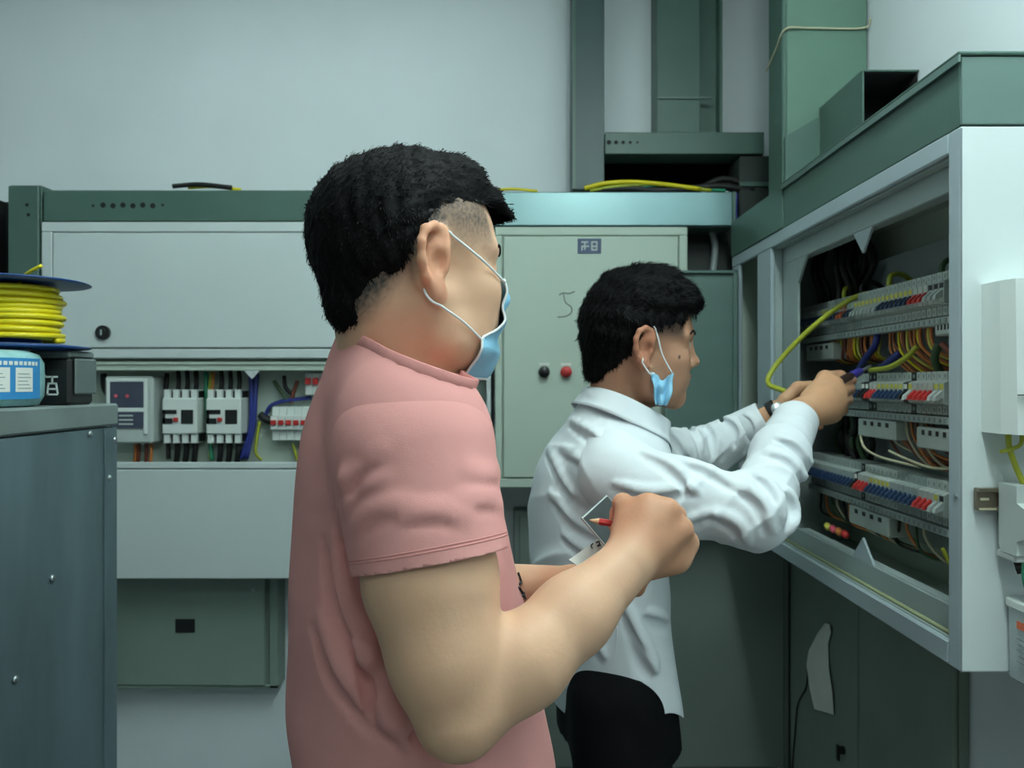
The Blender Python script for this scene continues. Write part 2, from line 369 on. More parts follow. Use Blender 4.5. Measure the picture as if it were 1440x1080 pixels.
# ------------------------------------------------------------------ trunking on the back wall
def trunk(name, x0, x1, y0, y1, z0, z1, label, m_=M_duct, lid='front'):
    e = empty(name, ((x0+x1)/2, (y0+y1)/2, z0), label, 'trunking', 'steel cable trunking')
    obj('channel', box(x0, x1, y0+.004, y1, z0, z1, .002), m_, e)
    return e
t1 = trunk('cable_trunking', X(60), X(688), YF+.01, YB-.002, Z(311.5), Z(266), 'long green cable trunking along the top of the wide cabinet')
v, f = box(X(60), X(688), YF+.004, YF+.014, Z(310.5), Z(267), .002); obj('cover', (v, f), M_duct, t1)
hs = []
for k, px in enumerate(range(130, 236, 14)):
    obj('knockout', cyl((X(px), YF+.0045, Z(289-(k % 2))), (0, -1, 0), .009 if 0 < k < 7 else .005, .001, 12), M_dark, t1)
t2 = trunk('cable_trunking', X(692), X(1030), YF+.01, YB-.002, Z(318.5), Z(269), 'bluish steel trunking on top of the control cabinet', M_duct2)
obj('cover', box(X(692), X(1030), YF-.002, YF+.012, Z(317.5), Z(270), .003), mat('bluish_steel_cover', srgb(120, 150, 152), .3, metal=.5, noise=.12, nscale=2), t2)
obj('end_cap', box(X(1030), X(1034), YF-.004, YB-.004, Z(318.5), Z(270)), M_duct, t2)
t3 = trunk('vertical_trunking', X(10), X(55), YF+.01, YB-.002, .3, Z(259), 'upright green trunking at the left end of the wide cabinet')
obj('cover', box(X(11), X(54), YF, YF+.012, .3, Z(261), .003), M_duct, t3)
for (a, b) in ((38, 288), (40, 302)): obj('knockout', cyl((X(a), YF, Z(b)), (0, -1, 0), .006, .001, 10), M_dark, t3)
t4 = empty('gap_shade_panel', (X(-25), 2.7, .3), 'dark panel added as gap shade behind the upright trunking at the left edge', 'trunking')  # added dark panel in place of the shade in this gap
obj('channel', join(box(X(-60), X(-54), YF+.06, YB-.002, .3, Z(262), .002), box(X(-60), X(9), YB-.03, YB-.002, .3, Z(262))), M_dark, t4)
D2 = 2.68
t5 = trunk('wall_duct', X(805, D2), X(850, D2), D2, YB-.002, Z(266, D2), ZC, 'dark green upright duct at the left of the cable opening', mat('dark_green_duct', srgb(60, 82, 82), .45, noise=.12, nscale=4))
obj('flange', join(box(X(805, D2), X(809, D2), D2-.008, D2+.004, Z(266, D2), ZC), ), M_duct, t5)
t6 = trunk('wall_duct', X(924, D2), X(985, D2), D2, YB-.002, Z(186, D2), ZC, 'mid green upright duct rising above the perforated crossbar')
obj('return_flange', join(box(X(985, D2), X(1016, D2), D2+.05, YB-.002, Z(186, D2), ZC), box(X(1012, D2), X(1016, D2), D2, D2+.05, Z(186, D2), ZC)), M_duct, t6)
obj('joint_strap', box(X(926, D2), X(1000, D2), D2-.003, D2+.004, Z(139, D2), Z(136, D2)), M_duct2, t6)
t7 = trunk('cross_duct', X(850.5, D2), X(1074, D2), D2-.01, YB-.002, Z(217, D2), Z(186.5, D2), 'perforated green crossbar duct above the dark cable opening')
for k in range(5): obj('knockout', cyl((X(856+k*10, D2), D2-.006, Z(201, D2)), (0, -1, 0), .008-.001*k, .001, 12), M_dark, t7)
# dark boxes added in place of shade in the corner between the back trunking and the right cabinet
cb = empty('corner_shade_box', (.88, 2.7, 1.9), 'added dark green shade elbow in the corner above the open steel door', 'trunking')
M_shade = mat('corner_shade_green', srgb(34, 44, 40), .6, noise=.2)  # near-black green standing in for the corner's shade
obj('filler', box(X(1040, 2.66), XR-.004, 2.66, YB-.002, 1.93, Z(219, 2.66), .004), M_shade, cb)
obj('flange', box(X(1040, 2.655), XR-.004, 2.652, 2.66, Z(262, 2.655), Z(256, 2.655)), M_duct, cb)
jb = empty('gap_shade_box', (X(1000, 2.7), 2.72, Z(400, 2.72)), 'black box added as shade in the gap right of the control cabinet', 'box')
obj('case', box(X(969), XR-.006, 2.70, YB-.002, Z(420, 2.7), Z(322, 2.7), .004), M_shade, jb)
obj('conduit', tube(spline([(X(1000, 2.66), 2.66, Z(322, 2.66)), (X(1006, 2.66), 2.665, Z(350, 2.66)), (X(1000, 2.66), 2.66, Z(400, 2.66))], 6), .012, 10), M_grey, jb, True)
# cables lying in the opening
for k, (m_, pts, lab, r_) in enumerate([
    (M_yel, [(822, 265), (850, 258), (890, 256), (940, 260), (985, 266)], 'yellow cable lying over the control cabinet trunking', .008),
    (M_ygr, [(830, 268), (870, 262), (920, 259), (965, 264), (1000, 268)], 'yellow-green cable beside the yellow cable over the trunking', .007),
    (M_gre, [(900, 264), (930, 260), (960, 264), (1000, 267), (1020, 268)], 'green cable over the control cabinet trunking', .007),
    (M_wbk, [(835, 268), (880, 265), (920, 268), (970, 266), (1010, 262), (1060, 268)], 'black cable at the bottom of the wall opening', .014),
    (M_wbk, [(990, 262), (1015, 252), (1040, 256), (1060, 268), (1070, 290)], 'black cable arching at the right of the wall opening', .012),
    (M_ygr, [(1050, 262), (1046, 290), (1048, 320)], 'yellow-green wire hanging at the right end of the trunking', .005),
    (M_wbl, [(1037, 262), (1034, 290), (1036, 320)], 'blue wire hanging at the right end of the trunking', .008)]):
    prop(obj('cable', tube(spline([(X(a, 2.66+.004*k), 2.66+.004*k, Z(b, 2.66+.004*k)) for a, b in pts], 6), r_, 8), m_, None, True), lab, 'cable', 'cables over the back trunking')
prop(obj('cable', tube(spline([(X(250, 2.66), 2.62, Z(266, 2.66)), (X(285, 2.66), 2.63, Z(262.5, 2.66)), (X(330, 2.66), 2.63, Z(267, 2.66))], 8), .008, 8), M_wbk, None, True), 'black cable looping over the top of the long trunking', 'cable')
prop(obj('cable', tube(spline([(X(268, 2.66), 2.64, Z(266, 2.66)), (X(300, 2.66), 2.65, Z(263.5, 2.66)), (X(340, 2.66), 2.65, Z(268, 2.66))], 8), .006, 8), M_yel, None, True), 'yellow cable looping over the top of the long trunking', 'cable')
prop(obj('cable', tube(spline([(X(700, 2.66), 2.64, Z(269, 2.66)), (X(725, 2.66), 2.65, Z(267, 2.66)), (X(756, 2.66), 2.65, Z(270, 2.66))], 8), .005, 8), M_yel, None, True), 'yellow cable just right of the pink-shirted man\'s forehead', 'cable')

# ------------------------------------------------------------------ right wall cabinet
CX = .73; Y0, Y1 = 1.25, 2.55; Z0, Z1 = .98, 1.87
rc = empty('breaker_cabinet', (CX, 1.9, Z0), 'pale grey open wall cabinet full of breakers that the man in white works in', 'cabinet')
T = .012
obj('shell', join(box(XR-.02, XR-.002, Y0, Y1, Z0, Z1), box(CX+.012, XR-.02, Y1-T, Y1, Z0, Z1), box(CX+.012, XR-.02, Y0+T, Y1-T, Z1-T, Z1), box(CX+.012, XR-.02, Y0+T, Y1-T, Z0, Z0+T)), M_cab2, rc)
obj('side_panel', box(CX+.0005, XR-.002, Y0, Y0+T, Z0+.0, Z1, .003), mat('white_cabinet_paint', srgb(216, 226, 226), .4, noise=.03, nscale=4), rc)
my0, my1 = 2.165, 2.285
M_frame = mat('shaded_frame_blue_grey', srgb(164, 178, 184), .42, noise=.05, nscale=4)  # cabinet paint darkened here for the shade on the front frame
M_inner = mat('grey_inner_paint', srgb(150, 164, 162), .5, noise=.08, nscale=5)
obj('front_frame', join(box(CX, CX+.012, Y0+.0005, Y0+.036, Z0, Z1, .003), box(CX, CX+.012, my0, my1, Z0+.04, Z1-.036, .003), box(CX, CX+.012, 2.47, Y1, Z0+.04, Z1-.036, .003),
    box(CX, CX+.012, Y0+.036, Y1, Z1-.036, Z1, .003), box(CX, CX+.012, Y0+.036, Y1, Z0, Z0+.04, .003)), M_frame, rc)
obj('frame_return', join(box(CX+.012, CX+.032, Y0+.032, Y0+.036, Z0+.04, Z1-.036), box(CX+.012, CX+.032, Y0+.036, my0, Z1-.040, Z1-.036), box(CX+.012, CX+.032, Y0+.036, my0, Z0+.036, Z0+.04), box(CX+.012, CX+.032, my0, my0+.004, Z0+.04, Z1-.036)), M_inner, rc)
IX = CX+.034
obj('inner_frame', join(box(IX, IX+.006, Y0+.02, my0+.01, Z1-.085, Z1-.03, .002), box(IX, IX+.006, Y0+.02, my0+.01, Z0+.03, Z0+.085, .002), box(IX, IX+.006, Y0+.02, Y0+.05, Z0+.085, Z1-.085, .002), box(IX, IX+.006, 2.05, my0+.01, Z0+.085, Z1-.085, .002),
    extrude([(2.05, Z1-.085), (1.99, Z1-.085), (2.05, Z1-.15)], 0, IX, IX+.006)), M_inner, rc)
obj('inner_ledge', box(IX+.006, IX+.03, Y0+.05, 2.05, Z0+.078, Z0+.085), M_inner, rc); obj('inner_ledge', box(IX+.006, IX+.03, Y0+.05, 2.05, Z1-.085, Z1-.079), M_inner, rc)
yt = IX*F/(1213-720)
obj('corner_tab', extrude([(yt-.045, Z1-.085), (yt+.045, Z1-.085), (yt, Z1-.135)], 0, IX, IX+.005), M_frame, rc)
obj('corner_tab', extrude([(yt-.05, Z0+.085), (yt+.05, Z0+.085), (yt, Z0+.135)], 0, IX, IX+.005), M_frame, rc)
obj('divider', box(CX+.04, XR-.02, my1-.02, my1-.012, Z0+T, Z1-T), M_inner, rc)
obj('mounting_plate', box(.955, .962, Y0+.06, my0+.02, Z0+.1, Z1-.1), M_grey, rc)
obj('hinge_screw', cyl((CX, 1.262, 1.266), (-1, 0, 0), .004, .003, 8), M_screw, rc)
# door seal strip lying along the lower frame
obj('seal_strip', tube([(CX+.022, Y0+.05, Z0+.043), (CX+.022, 1.7, Z0+.043), (CX+.022, my0-.02, Z0+.043)], .004, 6), mat('seal_rubber', srgb(148, 156, 118), .6, noise=.1), rc, True)

# breakers -------------------------------------------------------------
BW = .0165; RX = .83
M_brk = mat('shaded_white_plastic', srgb(182, 192, 186), .5, noise=.08, nscale=20)  # white greyed to carry the shade inside the cabinet
M_brk2 = mat('shaded_grey_plastic', srgb(158, 170, 166), .5, noise=.08, nscale=20)  # greyed further, again for the dim cabinet interior
def breaker_proto(tm, nm, sticker=None):
    e = bpy.data.objects.new('circuit_breaker', None); COL.objects.link(e)
    prof = [(0, -.02), (0, .02), (.006, .023), (.018, .025), (.018, .043), (.072, .043), (.072, -.043), (.018, -.043), (.018, -.025), (.006, -.023)]
    v, f = extrude(prof, 1, -BW/2, BW/2); obj('body', (v, f), nm, e)
    v, f = extrude([(-.016, -.015), (-.014, -.006), (0, .006), (.004, .006), (.004, -.008)], 1, -BW*.30, BW*.30)
    obj('toggle', (v, f), tm, e)
    for zt in (.034, -.034): obj('terminal', box(.0174, .018, -.0028, .0028, zt-.004, zt+.004), M_grey, e)
    if sticker: obj('rating_sticker', box(-.0006, 0, -BW*.4, BW*.4, .008, .018), sticker, e)
    return e
protos = {'blue': breaker_proto(M_navy, M_brk, M_ystk), 'navy': breaker_proto(M_navy, M_brk2, None), 'red': breaker_proto(M_red, M_brk, None), 'orange': breaker_proto(M_org, M_brk, M_org),
          'plain': breaker_proto(M_lgrey, M_brk, M_ystk), 'black': breaker_proto(M_black, M_black, M_paper), 'white': breaker_proto(M_lgrey, M_brk, M_print)}
used = set()
ordn = 'first second third fourth fifth sixth seventh eighth ninth tenth eleventh twelfth thirteenth fourteenth fifteenth sixteenth seventeenth eighteenth nineteenth twentieth twenty-first twenty-second twenty-third twenty-fourth twenty-fifth twenty-sixth twenty-seventh twenty-eighth twenty-ninth thirtieth thirty-first thirty-second thirty-third thirty-fourth thirty-fifth thirty-sixth thirty-seventh thirty-eighth thirty-ninth fortieth forty-first forty-second'.split()
desc = {'blue': 'white breaker with navy toggle and yellow sticker', 'navy': 'greyish breaker with navy toggle', 'red': 'white breaker with red toggle', 'orange': 'white breaker with orange toggle', 'plain': 'white breaker with pale toggle', 'black': 'black breaker with white sticker', 'white': 'white breaker with black marking'}
rows = [('top', 1.628, ['white', 'white', 'white', 'red', 'red', 'red', 'blue', 'blue', 'blue', 'blue', 'blue', 'blue', 'blue', 'plain', 'plain', 'plain', 'plain', 'plain', 'plain', 'plain', 'navy', 'navy', 'orange', 'orange', 'navy', 'navy', 'navy', 'navy', 'blue', 'blue', 'navy', 'navy', 'navy', 'navy', 'navy', 'navy', 'navy', 'navy', 'navy'], {0, 1, 2}),
        ('middle', 1.432, ['plain', 'plain', 'red', 'red', 'red', 'red', 'plain', 'black', 'blue', 'blue', 'blue', 'blue', 'blue', 'blue', 'red', 'red', 'black', 'black', 'navy', 'navy', 'navy', 'navy', 'navy', 'navy', 'navy', 'navy', 'navy', 'navy', 'navy', 'navy', 'navy', 'navy', 'navy', 'navy'], set()),
        ('bottom', 1.215, ['white', 'plain', 'red', 'red', 'red', 'navy', 'navy', 'navy', 'navy', 'navy', 'navy', 'blue', 'blue', 'blue', 'blue', 'blue', 'red', 'red', 'red', 'black', 'navy', 'navy', 'navy', 'navy', 'navy', 'navy', 'navy', 'navy', 'navy', 'navy', 'navy', 'navy', 'navy', 'navy', 'navy', 'navy'], set())]
YN = 1.475
for rn, zc, kinds, _ in rows:
    for i, kd in enumerate(kinds):
        y = YN+.009+i*.0195
        pr = protos[kd]
        if kd in used: c = copy_tree(pr)
        else: c = pr; used.add(kd)
        c.location = (RX, y, zc)
        prop(c, '%s, %s from near end of %s row' % (desc[kd], ordn[i], rn), 'circuit breaker', 'breakers of the %s row' % rn)
    L_ = len(kinds)*.0195
    e = empty('din_rail', (RX+.08, YN, zc), 'steel rail carrying the %s breaker row' % rn, 'rail', 'breaker rails')
    obj('rail', join(box(RX+.073, RX+.08, YN-.03, YN+L_+.03, zc-.018, zc+.018), box(RX+.08, .955, YN-.03, YN, zc-.012, zc+.012), box(RX+.08, .955, YN+L_, YN+L_+.03, zc-.012, zc+.012)), M_galv, e)
    e = empty('busbar_cover', (RX+.02, YN+L_/2, zc-.06), 'pale plastic comb strip under the %s breaker row' % rn, 'strip', 'busbar strips')
    obj('strip', box(RX+.010, RX+.035, YN-.005, YN+L_, zc-.062, zc-.046, .002), M_brk2, e)
    for k in range(0, 26): obj('tooth', box(RX+.0085, RX+.010, YN+.01+k*.0195, YN+.0175+k*.0195, zc-.058, zc-.05), M_grey, e)
# end plate and lower blocks
for (ya, yb, za, zb, lab) in ((1.435, 1.47, 1.58, 1.66, 'grey end block at the near end of the top breaker row'), (1.44, 1.472, 1.385, 1.475, 'grey end block at the near end of the middle breaker row'), (1.44, 1.472, 1.17, 1.255, 'grey end block at the near end of the bottom breaker row')):
    e = empty('end_block', (RX, ya, za), lab, 'block', 'row end blocks')
    obj('body', box(RX+.006, RX+.075, ya, yb, za, zb, .003), M_grey, e); obj('screw', cyl((RX+.006, (ya+yb)/2, za+.012), (-1, 0, 0), .004, .002, 8), M_seam, e)
for (ya, yb, za, zb, lab) in ((1.47, 1.60, 1.318, 1.362, 'white terminal block hanging under the middle row near the post'), (1.69, 1.87, 1.325, 1.368, 'white terminal block under the middle row behind the near one'), (1.72, 1.92, 1.105, 1.15, 'white terminal block under the bottom row'), (1.47, 1.53, 1.545, 1.572, 'white stub block under the top row near the post'), (2.02, 2.2, 1.515, 1.56, 'white terminal block under the far end of the top row')):
    e = empty('terminal_block', (RX, ya, za), lab, 'block', 'terminal blocks')
    obj('body', box(RX+.012, RX+.075, ya, yb, za, zb, .003), M_brk, e)
    for k in range(4): obj('terminal', box(RX+.0112, RX+.012, ya+(yb-ya)*(.15+.2*k), ya+(yb-ya)*(.23+.2*k), zb-.016, zb-.006), M_print, e)
# wires inside the breaker cabinet
def wire(m_, pts, r_, lab, grp='wires inside the breaker cabinet', nm='wire'):
    WIRES.setdefault(lab, []).append((pts[0][1], obj(nm, tube(spline(pts, 7), r_, 7), m_, None, True), grp))
WIRES = {}
rng = random.Random(3)
cl = [('orange', M_ora), ('yellow', M_ystk), ('brown', M_bro), ('dark orange', M_ora), ('yellow', M_yel), ('brown', M_bro), ('orange', M_ora)]
lab1 = {'orange': 'orange wire in the near bundle below the top row', 'dark orange': 'orange wire in the near bundle below the top row', 'yellow': 'yellow wire in the near bundle below the top row', 'brown': 'brown wire in the near bundle below the top row'}
for i in range(15):
    y = 1.57+i*.013; n_, m_ = cl[i % 7]
    wire(m_, [(.865, y, 1.60), (.862+rng.uniform(-.006, .006), y+.004, 1.55), (.868, y-.012+rng.uniform(-.01, .01), 1.515), (.90, y-.05, 1.495-.002*i), (.94, y-.07, 1.49)], .0032, lab1[n_])
for i in range(18):
    y = 1.80+i*.0155; n_, m_ = cl[(i*3+1) % 7]
    wire(m_, [(.865, y, 1.60), (.862+rng.uniform(-.006, .006), y+.006, 1.545), (.872, y+.01+rng.uniform(-.015, .01), 1.515), (.92, y+.03, 1.505)], .0032, lab1[n_].replace('near', 'far'))
for i in range(10):
    y = 1.58+i*.021
    m_, n_ = [(M_bro, 'brown'), (M_ora, 'orange'), (M_wwh, 'pale')][i % 3]
    wire(m_, [(.865, y, 1.40), (.866, y, 1.36), (.87, y-.01, 1.32+rng.uniform(-.01, .01)), (.885, y-.06, 1.285+rng.uniform(-.01, .015)), (.92, y-.12, 1.28)], .0032, '%s wire drooping below the middle row' % n_)
wire(M_wwh, [(.86, 1.85, 1.35), (.845, 1.86, 1.33), (.835, 1.82, 1.30), (.835, 1.75, 1.285), (.84, 1.66, 1.28), (.85, 1.60, 1.277)], .003, 'long pale wire looping in front of the gap above the bottom row')
wire(M_wwh, [(.845, 1.72, 1.30), (.845, 1.65, 1.29), (.85, 1.56, 1.28), (.87, 1.5, 1.285)], .003, 'short pale wire lying above the near end of the bottom row')
for i in range(16):
    y = 1.60+i*.036; m_, n_ = [(M_wwh, 'pale'), (M_dkg, 'dark green'), (M_ora, 'orange'), (M_wbk, 'black')][i % 4]
    wire(m_, [(.865, y, 1.18), (.866, y+.01, 1.13), (.88+rng.uniform(-.01, .01), y+rng.uniform(-.03, .03), 1.09), (.92, y-.04, 1.075)], .0035, '%s wire hanging below the bottom row' % n_)
for y, m_, n_ in ((1.492, M_ygr, 'yellow-green'), (1.545, M_dkg, 'dark green'), (1.76, M_ygr, 'yellow-green'), (1.90, M_wbk, 'black'), (2.0, M_ygr, 'yellow-green')):
    wire(m_, [(.865, y, 1.66), (.87, y+.006, 1.69+rng.uniform(0, .01)), (.90, y+.02, 1.705), (.94, y+.04, 1.69)], .006, '%s cable bending over the top row' % n_)
for i in range(12):
    y = 1.98+rng.uniform(0, .2); x_ = .84+rng.uniform(0, .1)
    wire(M_wbk, [(x_, y, 1.63), (x_+.01, y+.01, 1.70), (x_+rng.uniform(-.02, .02), y+rng.uniform(-.05, .03), 1.77), (x_+.02, y+.04, 1.85)], .009, 'thick black cable in the cabinet\'s far top corner')
for i in range(12):
    y = 1.92+rng.uniform(0, .25); x_ = .87+rng.uniform(0, .06)
    wire([M_wbk, M_dkg][i % 2], [(x_, y, 1.39), (x_+.01, y+.01, 1.34), (x_, y+rng.uniform(-.04, .03), 1.3), (x_+.01, y, 1.25)], .007, '%s cable behind the white cuff between the rows' % ['black', 'dark green'][i % 2])
wire(M_wbl, [(.86, 1.80, 1.58), (.85, 1.80, 1.54), (.85, 1.85, 1.51), (.86, 1.90, 1.49)], .008, 'dark blue cable dropping between the two wire bundles')
wire(M_wbl, [(.87, 1.72, 1.52), (.86, 1.74, 1.505), (.86, 1.78, 1.49), (.87, 1.82, 1.482)], .009, 'dark blue cable lying above the middle row')
wire(M_ygr, [(.855, 1.62, 1.53), (.84, 1.64, 1.505), (.835, 1.70, 1.487), (.84, 1.80, 1.482)], .006, 'yellow cable curving just above the middle row')
wire(M_dkg, [(.855, 1.54, 1.53), (.85, 1.545, 1.50), (.865, 1.55, 1.475)], .008, 'dark green cable by the near end of the middle row')
wire(M_bro, [(.85, 1.52, 1.53), (.86, 1.50, 1.51), (.88, 1.48, 1.49)], .006, 'brown cable by the near end of the middle row')
wire(M_ygr, [(.87, 1.88, 1.672), (.83, 1.90, 1.655), (.77, 1.95, 1.60), (.715, 1.99, 1.535), (.675, 2.0, 1.48), (.662, 1.98, 1.45), (.685, 1.93, 1.432)], .0068, 'long yellow-green cable bowing out of the cabinet in front of the post')
wire(M_ygr, [(.84, 1.50, 1.13), (.85, 1.49, 1.10)], .004, 'short yellow wire stub in the lower near corner')
for i, (m_, n_) in enumerate(((M_red, 'red'), (M_ora, 'orange'), (M_pinkled, 'pink'), (M_ystk, 'yellow'))):
    prop(obj('wire_connector', lathe((.845, 1.95+.035*i, 1.065+.004), (.2, 1, .1), [(.004, -.016), (.009, -.012), (.009, .008), (.006, .016)], 10), m_, None, True), 'small %s wire connector lying at the bottom of the breaker cabinet' % n_, 'connector', 'wire connectors')

# ducting above the breaker cabinet
tr = empty('cable_trunking', (.85, 1.9, Z1), 'green trunking with a lid running along the top of the breaker cabinet', 'trunking', 'steel cable trunking')
TZ = 1.985
obj('channel', box(CX+.002, XR-.002, Y0+.006, 2.55, Z1+.001, TZ, .002), M_duct, tr)
v, f = box(CX-.006, XR-.004, Y0-.004, 2.07, TZ, TZ+.006, .002); obj('lid', (v, f), M_duct, tr)
obj('lid_lip', box(CX-.006, CX-.002, Y0-.004, 2.07, TZ-.012, TZ), M_duct2, tr)
obj('end_plate', box(CX+.002, XR-.004, Y0, Y0+.006, Z1+.003, TZ-.002, .001), M_duct2, tr)
obj('joint_sleeve', box(CX-.002, CX+.002, 2.07, 2.55, Z1+.002, TZ), M_duct, tr)
vd = empty('vertical_trunking', (.9, 2.25, TZ), 'tall green duct rising from the trunking to the ceiling at right', 'trunking', 'steel cable trunking')
obj('channel', box(.775, XR-.002, 2.2, 2.32, TZ+.006, ZC-.002, .003), M_duct, vd)
obj('cover', box(.785, XR-.006, 2.194, 2.2, TZ+.03, ZC-.004, .002), mat('light_green_cover', srgb(92, 124, 108), .45, noise=.08), vd)
st = empty('duct_stub', (.95, 2.05, TZ), 'short green duct with a black open end beside the tall duct', 'trunking')
sz = 2.232
obj('side_plate', extrude([(1.92, TZ+.006), (1.92, sz), (2.19, sz-.0), (2.19, TZ+.006)], 0, .876, .88), M_duct, st)
obj('top_plate', box(.876, XR-.002, 1.92, 2.19, sz, sz+.004), M_duct, st)
obj('shade_lining', join(box(.881, XR-.003, 2.1, 2.104, TZ+.007, sz-.001), box(.8805, .882, 1.925, 2.1, TZ+.007, sz-.001), box(.882, XR-.004, 1.925, 2.1, TZ+.0065, TZ+.008), box(XR-.006, XR-.003, 1.925, 2.1, TZ+.008, sz-.001), box(.882, XR-.006, 1.925, 2.1, sz-.003, sz-.001)), M_dark, st)  # dark sheets put in for the shade inside the open end
v, f = extrude([(.778, TZ+.006), (.778, TZ+.17), (.876, sz-.02), (.876, TZ+.006)], 1, 2.186, 2.19)
obj('gusset_plate', (v, f), M_duct, st)
prop(obj('tie_wire', tube(spline([(.772, 2.33, 2.40), (.773, 2.25, 2.43), (.78, 2.19, 2.462), (.85, 2.188, 2.464), (1.0, 2.188, 2.464), (1.014, 2.17, 2.485)], 6), .003, 6), M_wwh, None, True), 'thin pale wire tied around the tall green duct', 'wire')

# floor cabinet doors under the breaker cabinet
FX = .985
fc = empty('floor_cabinet', (FX, 2.2, 0), 'dark grey-green floor cabinet under the breaker cabinet', 'cabinet')
M_fl = mat('dark_floor_cabinet_paint', srgb(124, 138, 128), .55, noise=.12, nscale=3)
obj('carcass', box(FX+.012, XR-.002, 1.71, YB-.004, 0, .955, .002), M_fl, fc)
d1 = obj('door', box(FX, FX+.012, 2.19, 2.78, .05, .95, .003), M_fl, fc)
d2 = obj('door', box(FX, FX+.012, 1.715, 2.183, .05, .95, .003), M_fl, fc)
hp = (FX, FX*F/(1187-720), EYE-(1055-540)/F*(FX*F/(1187-720)))
obj('handle', join(cyl(hp, (-1, 0, 0), .012, .016, 14), box(FX-.022, FX-.014, hp[1]-.008, hp[1]+.008, hp[2]-.03, hp[2]+.015, .002)), M_black, d1)
pp = []
dd = FX*F/(1150-720)
def FP(px, py, off=.004):
    y = (FX-off)*F/(px-720); return ((FX-off), y, EYE-(py-540)/F*y)
outl = [(1160, 876), (1166, 878), (1168, 890), (1164, 905), (1165, 940), (1170, 975), (1172, 1005), (1145, 997), (1139, 970), (1134, 935), (1137, 915), (1150, 890)]
v = [FP(a, b, .004+.006*abs(math.sin(i))) for i, (a, b) in enumerate(outl)]
v2 = [(p[0]+.0012, p[1], p[2]) for p in v]; n_ = len(v)
prop(obj('paper_strip', (np.array(v+v2), [tuple(range(n_)), tuple(range(n_, 2*n_))[::-1]]+[(i, (i+1) % n_, n_+(i+1) % n_, n_+i) for i in range(n_)]), M_paper), 'torn white paper strip stuck on the dark floor cabinet door', 'paper')
prop(obj('thin_cord', tube(spline([FP(1136, 930), FP(1134, 965), FP(1122, 990), FP(1118, 1030), FP(1114, 1085), FP(1112, 1180)], 6), .0025, 6), M_wbk, None, True), 'thin black cord hanging from the paper strip on the floor cabinet', 'cord')

# devices on the near side of the breaker cabinet
YS = Y0
sbx = empty('socket_box', (.85, YS, 1.37), 'white plastic cover box on the side of the breaker cabinet', 'box')
pr_ = [(.764, YS), (.764, YS-.05), (.772, YS-.078), (.80, YS-.085), (.93, YS-.085), (.945, YS-.05), (.945, YS)]
v, f = extrude(pr_, 2, 1.372, 1.612); v = np.array(v)
top = v[:, 2] > 1.5; v[top, 1] = YS+(v[top, 1]-YS)*.93
obj('cover', (v, f), M_white, sbx)
obj('lower_flap', box(.792, .93, YS-.088, YS-.082, 1.374, 1.432, .003), M_white, sbx)
obj('hinge_line', box(.77, .93, YS-.0865, YS-.08, 1.4325, 1.434), M_seam, sbx)
ax = .806; az = 1.407; fy = YS-.088
n3 = (0, -1, 0)
obj('arrow_mark', join(ribbon_strip((ax, fy, az+.016), (ax, fy, az-.016), n3, .0022), *[ribbon_strip((ax+.006*math.cos(t), fy, az+.006*math.sin(t)), (ax+.006*math.cos(t+.8), fy, az+.006*math.sin(t+.8)), n3, .0018) for t in np.arange(0, 6.28, .785)], ribbon_strip((ax-.004, fy, az-.017), (ax+.004, fy, az-.017), n3, .004), ribbon_strip((ax, fy, az-.013), (ax-.003, fy, az-.017), n3, .002)), M_print, sbx)
dn = empty('din_rail', (.766, YS-.008, 1.24), 'short brass-coloured rail on the side of the breaker cabinet', 'rail')
obj('rail', join(box(.750, .86, YS-.010, YS-.002, 1.246, 1.282, .001), box(.750, .86, YS-.016, YS-.010, 1.246, 1.252), box(.750, .86, YS-.016, YS-.010, 1.276, 1.282)), M_copper, dn)
obj('slot', join(box(.756, .77, YS-.0108, YS-.010, 1.262, 1.266), box(.750, .778, YS-.0168, YS-.016, 1.2475, 1.2505)), M_wwh, dn)
br = empty('rail_breaker', (.85, YS, 1.185), 'grey and white breaker clipped on the short rail', 'circuit breaker')
prf = [(YS-.016, 1.195), (YS-.02, 1.183), (YS-.06, 1.183), (YS-.06, 1.205), (YS-.078, 1.212), (YS-.078, 1.258), (YS-.06, 1.265), (YS-.06, 1.292), (YS-.016, 1.292)]
obj('body', extrude(prf, 0, .782, .86), M_lgrey, br)
obj('front_plate', join(box(.795, .855, YS-.0795, YS-.078, 1.214, 1.256, .0005), box(.795, .855, YS-.0615, YS-.06, 1.267, 1.290, .0005)), M_white, br)
obj('terminal_screw', join(cyl((.808, YS-.0615, 1.279), n3, .006, .002, 12), cyl((.838, YS-.0615, 1.279), n3, .006, .002, 12), cyl((.808, YS-.06, 1.194), n3, .005, .002, 12)), M_seam, br)
obj('toggle', box(.815, .845, YS-.092, YS-.079, 1.222, 1.236, .002), M_black, br)
obj('base', box(.786, .86, YS-.05, YS-.002, 1.17, 1.183, .003), M_white, br)
bx = empty('clear_terminal_box', (.85, YS-.02, .965), 'pale translucent box with orange label at the lower right edge', 'box')
M_clear = mat('translucent_plastic', srgb(206, 220, 222), .3, noise=.04, trans=.35)
v, f = box(.803, .93, YS-.09, YS-.002, .972, 1.108, .006); v = np.array(v); v[v[:, 2] < 1.0, 0] += .002
obj('case', (v, f), M_clear, bx)
obj('inner_block', box(.815, .92, YS-.07, YS-.01, .985, 1.09, .004), M_white, bx)
obj('lid_rim', box(.800, .933, YS-.095, YS-.002, 1.09, 1.106, .003), M_white, bx)
obj('orange_label', box(.8015, .8025, YS-.075, YS-.03, 1.062, 1.074), M_org, bx)
obj('small_print', join(*[box(.8015, .8025, YS-.078, YS-.03-.004*(k % 2), 1.045-.009*k, 1.048-.009*k) for k in range(5)]), M_grey, bx)
def swire(m_, pts, r_, lab): return wire(m_, pts, r_, lab, 'wires on the cabinet side')
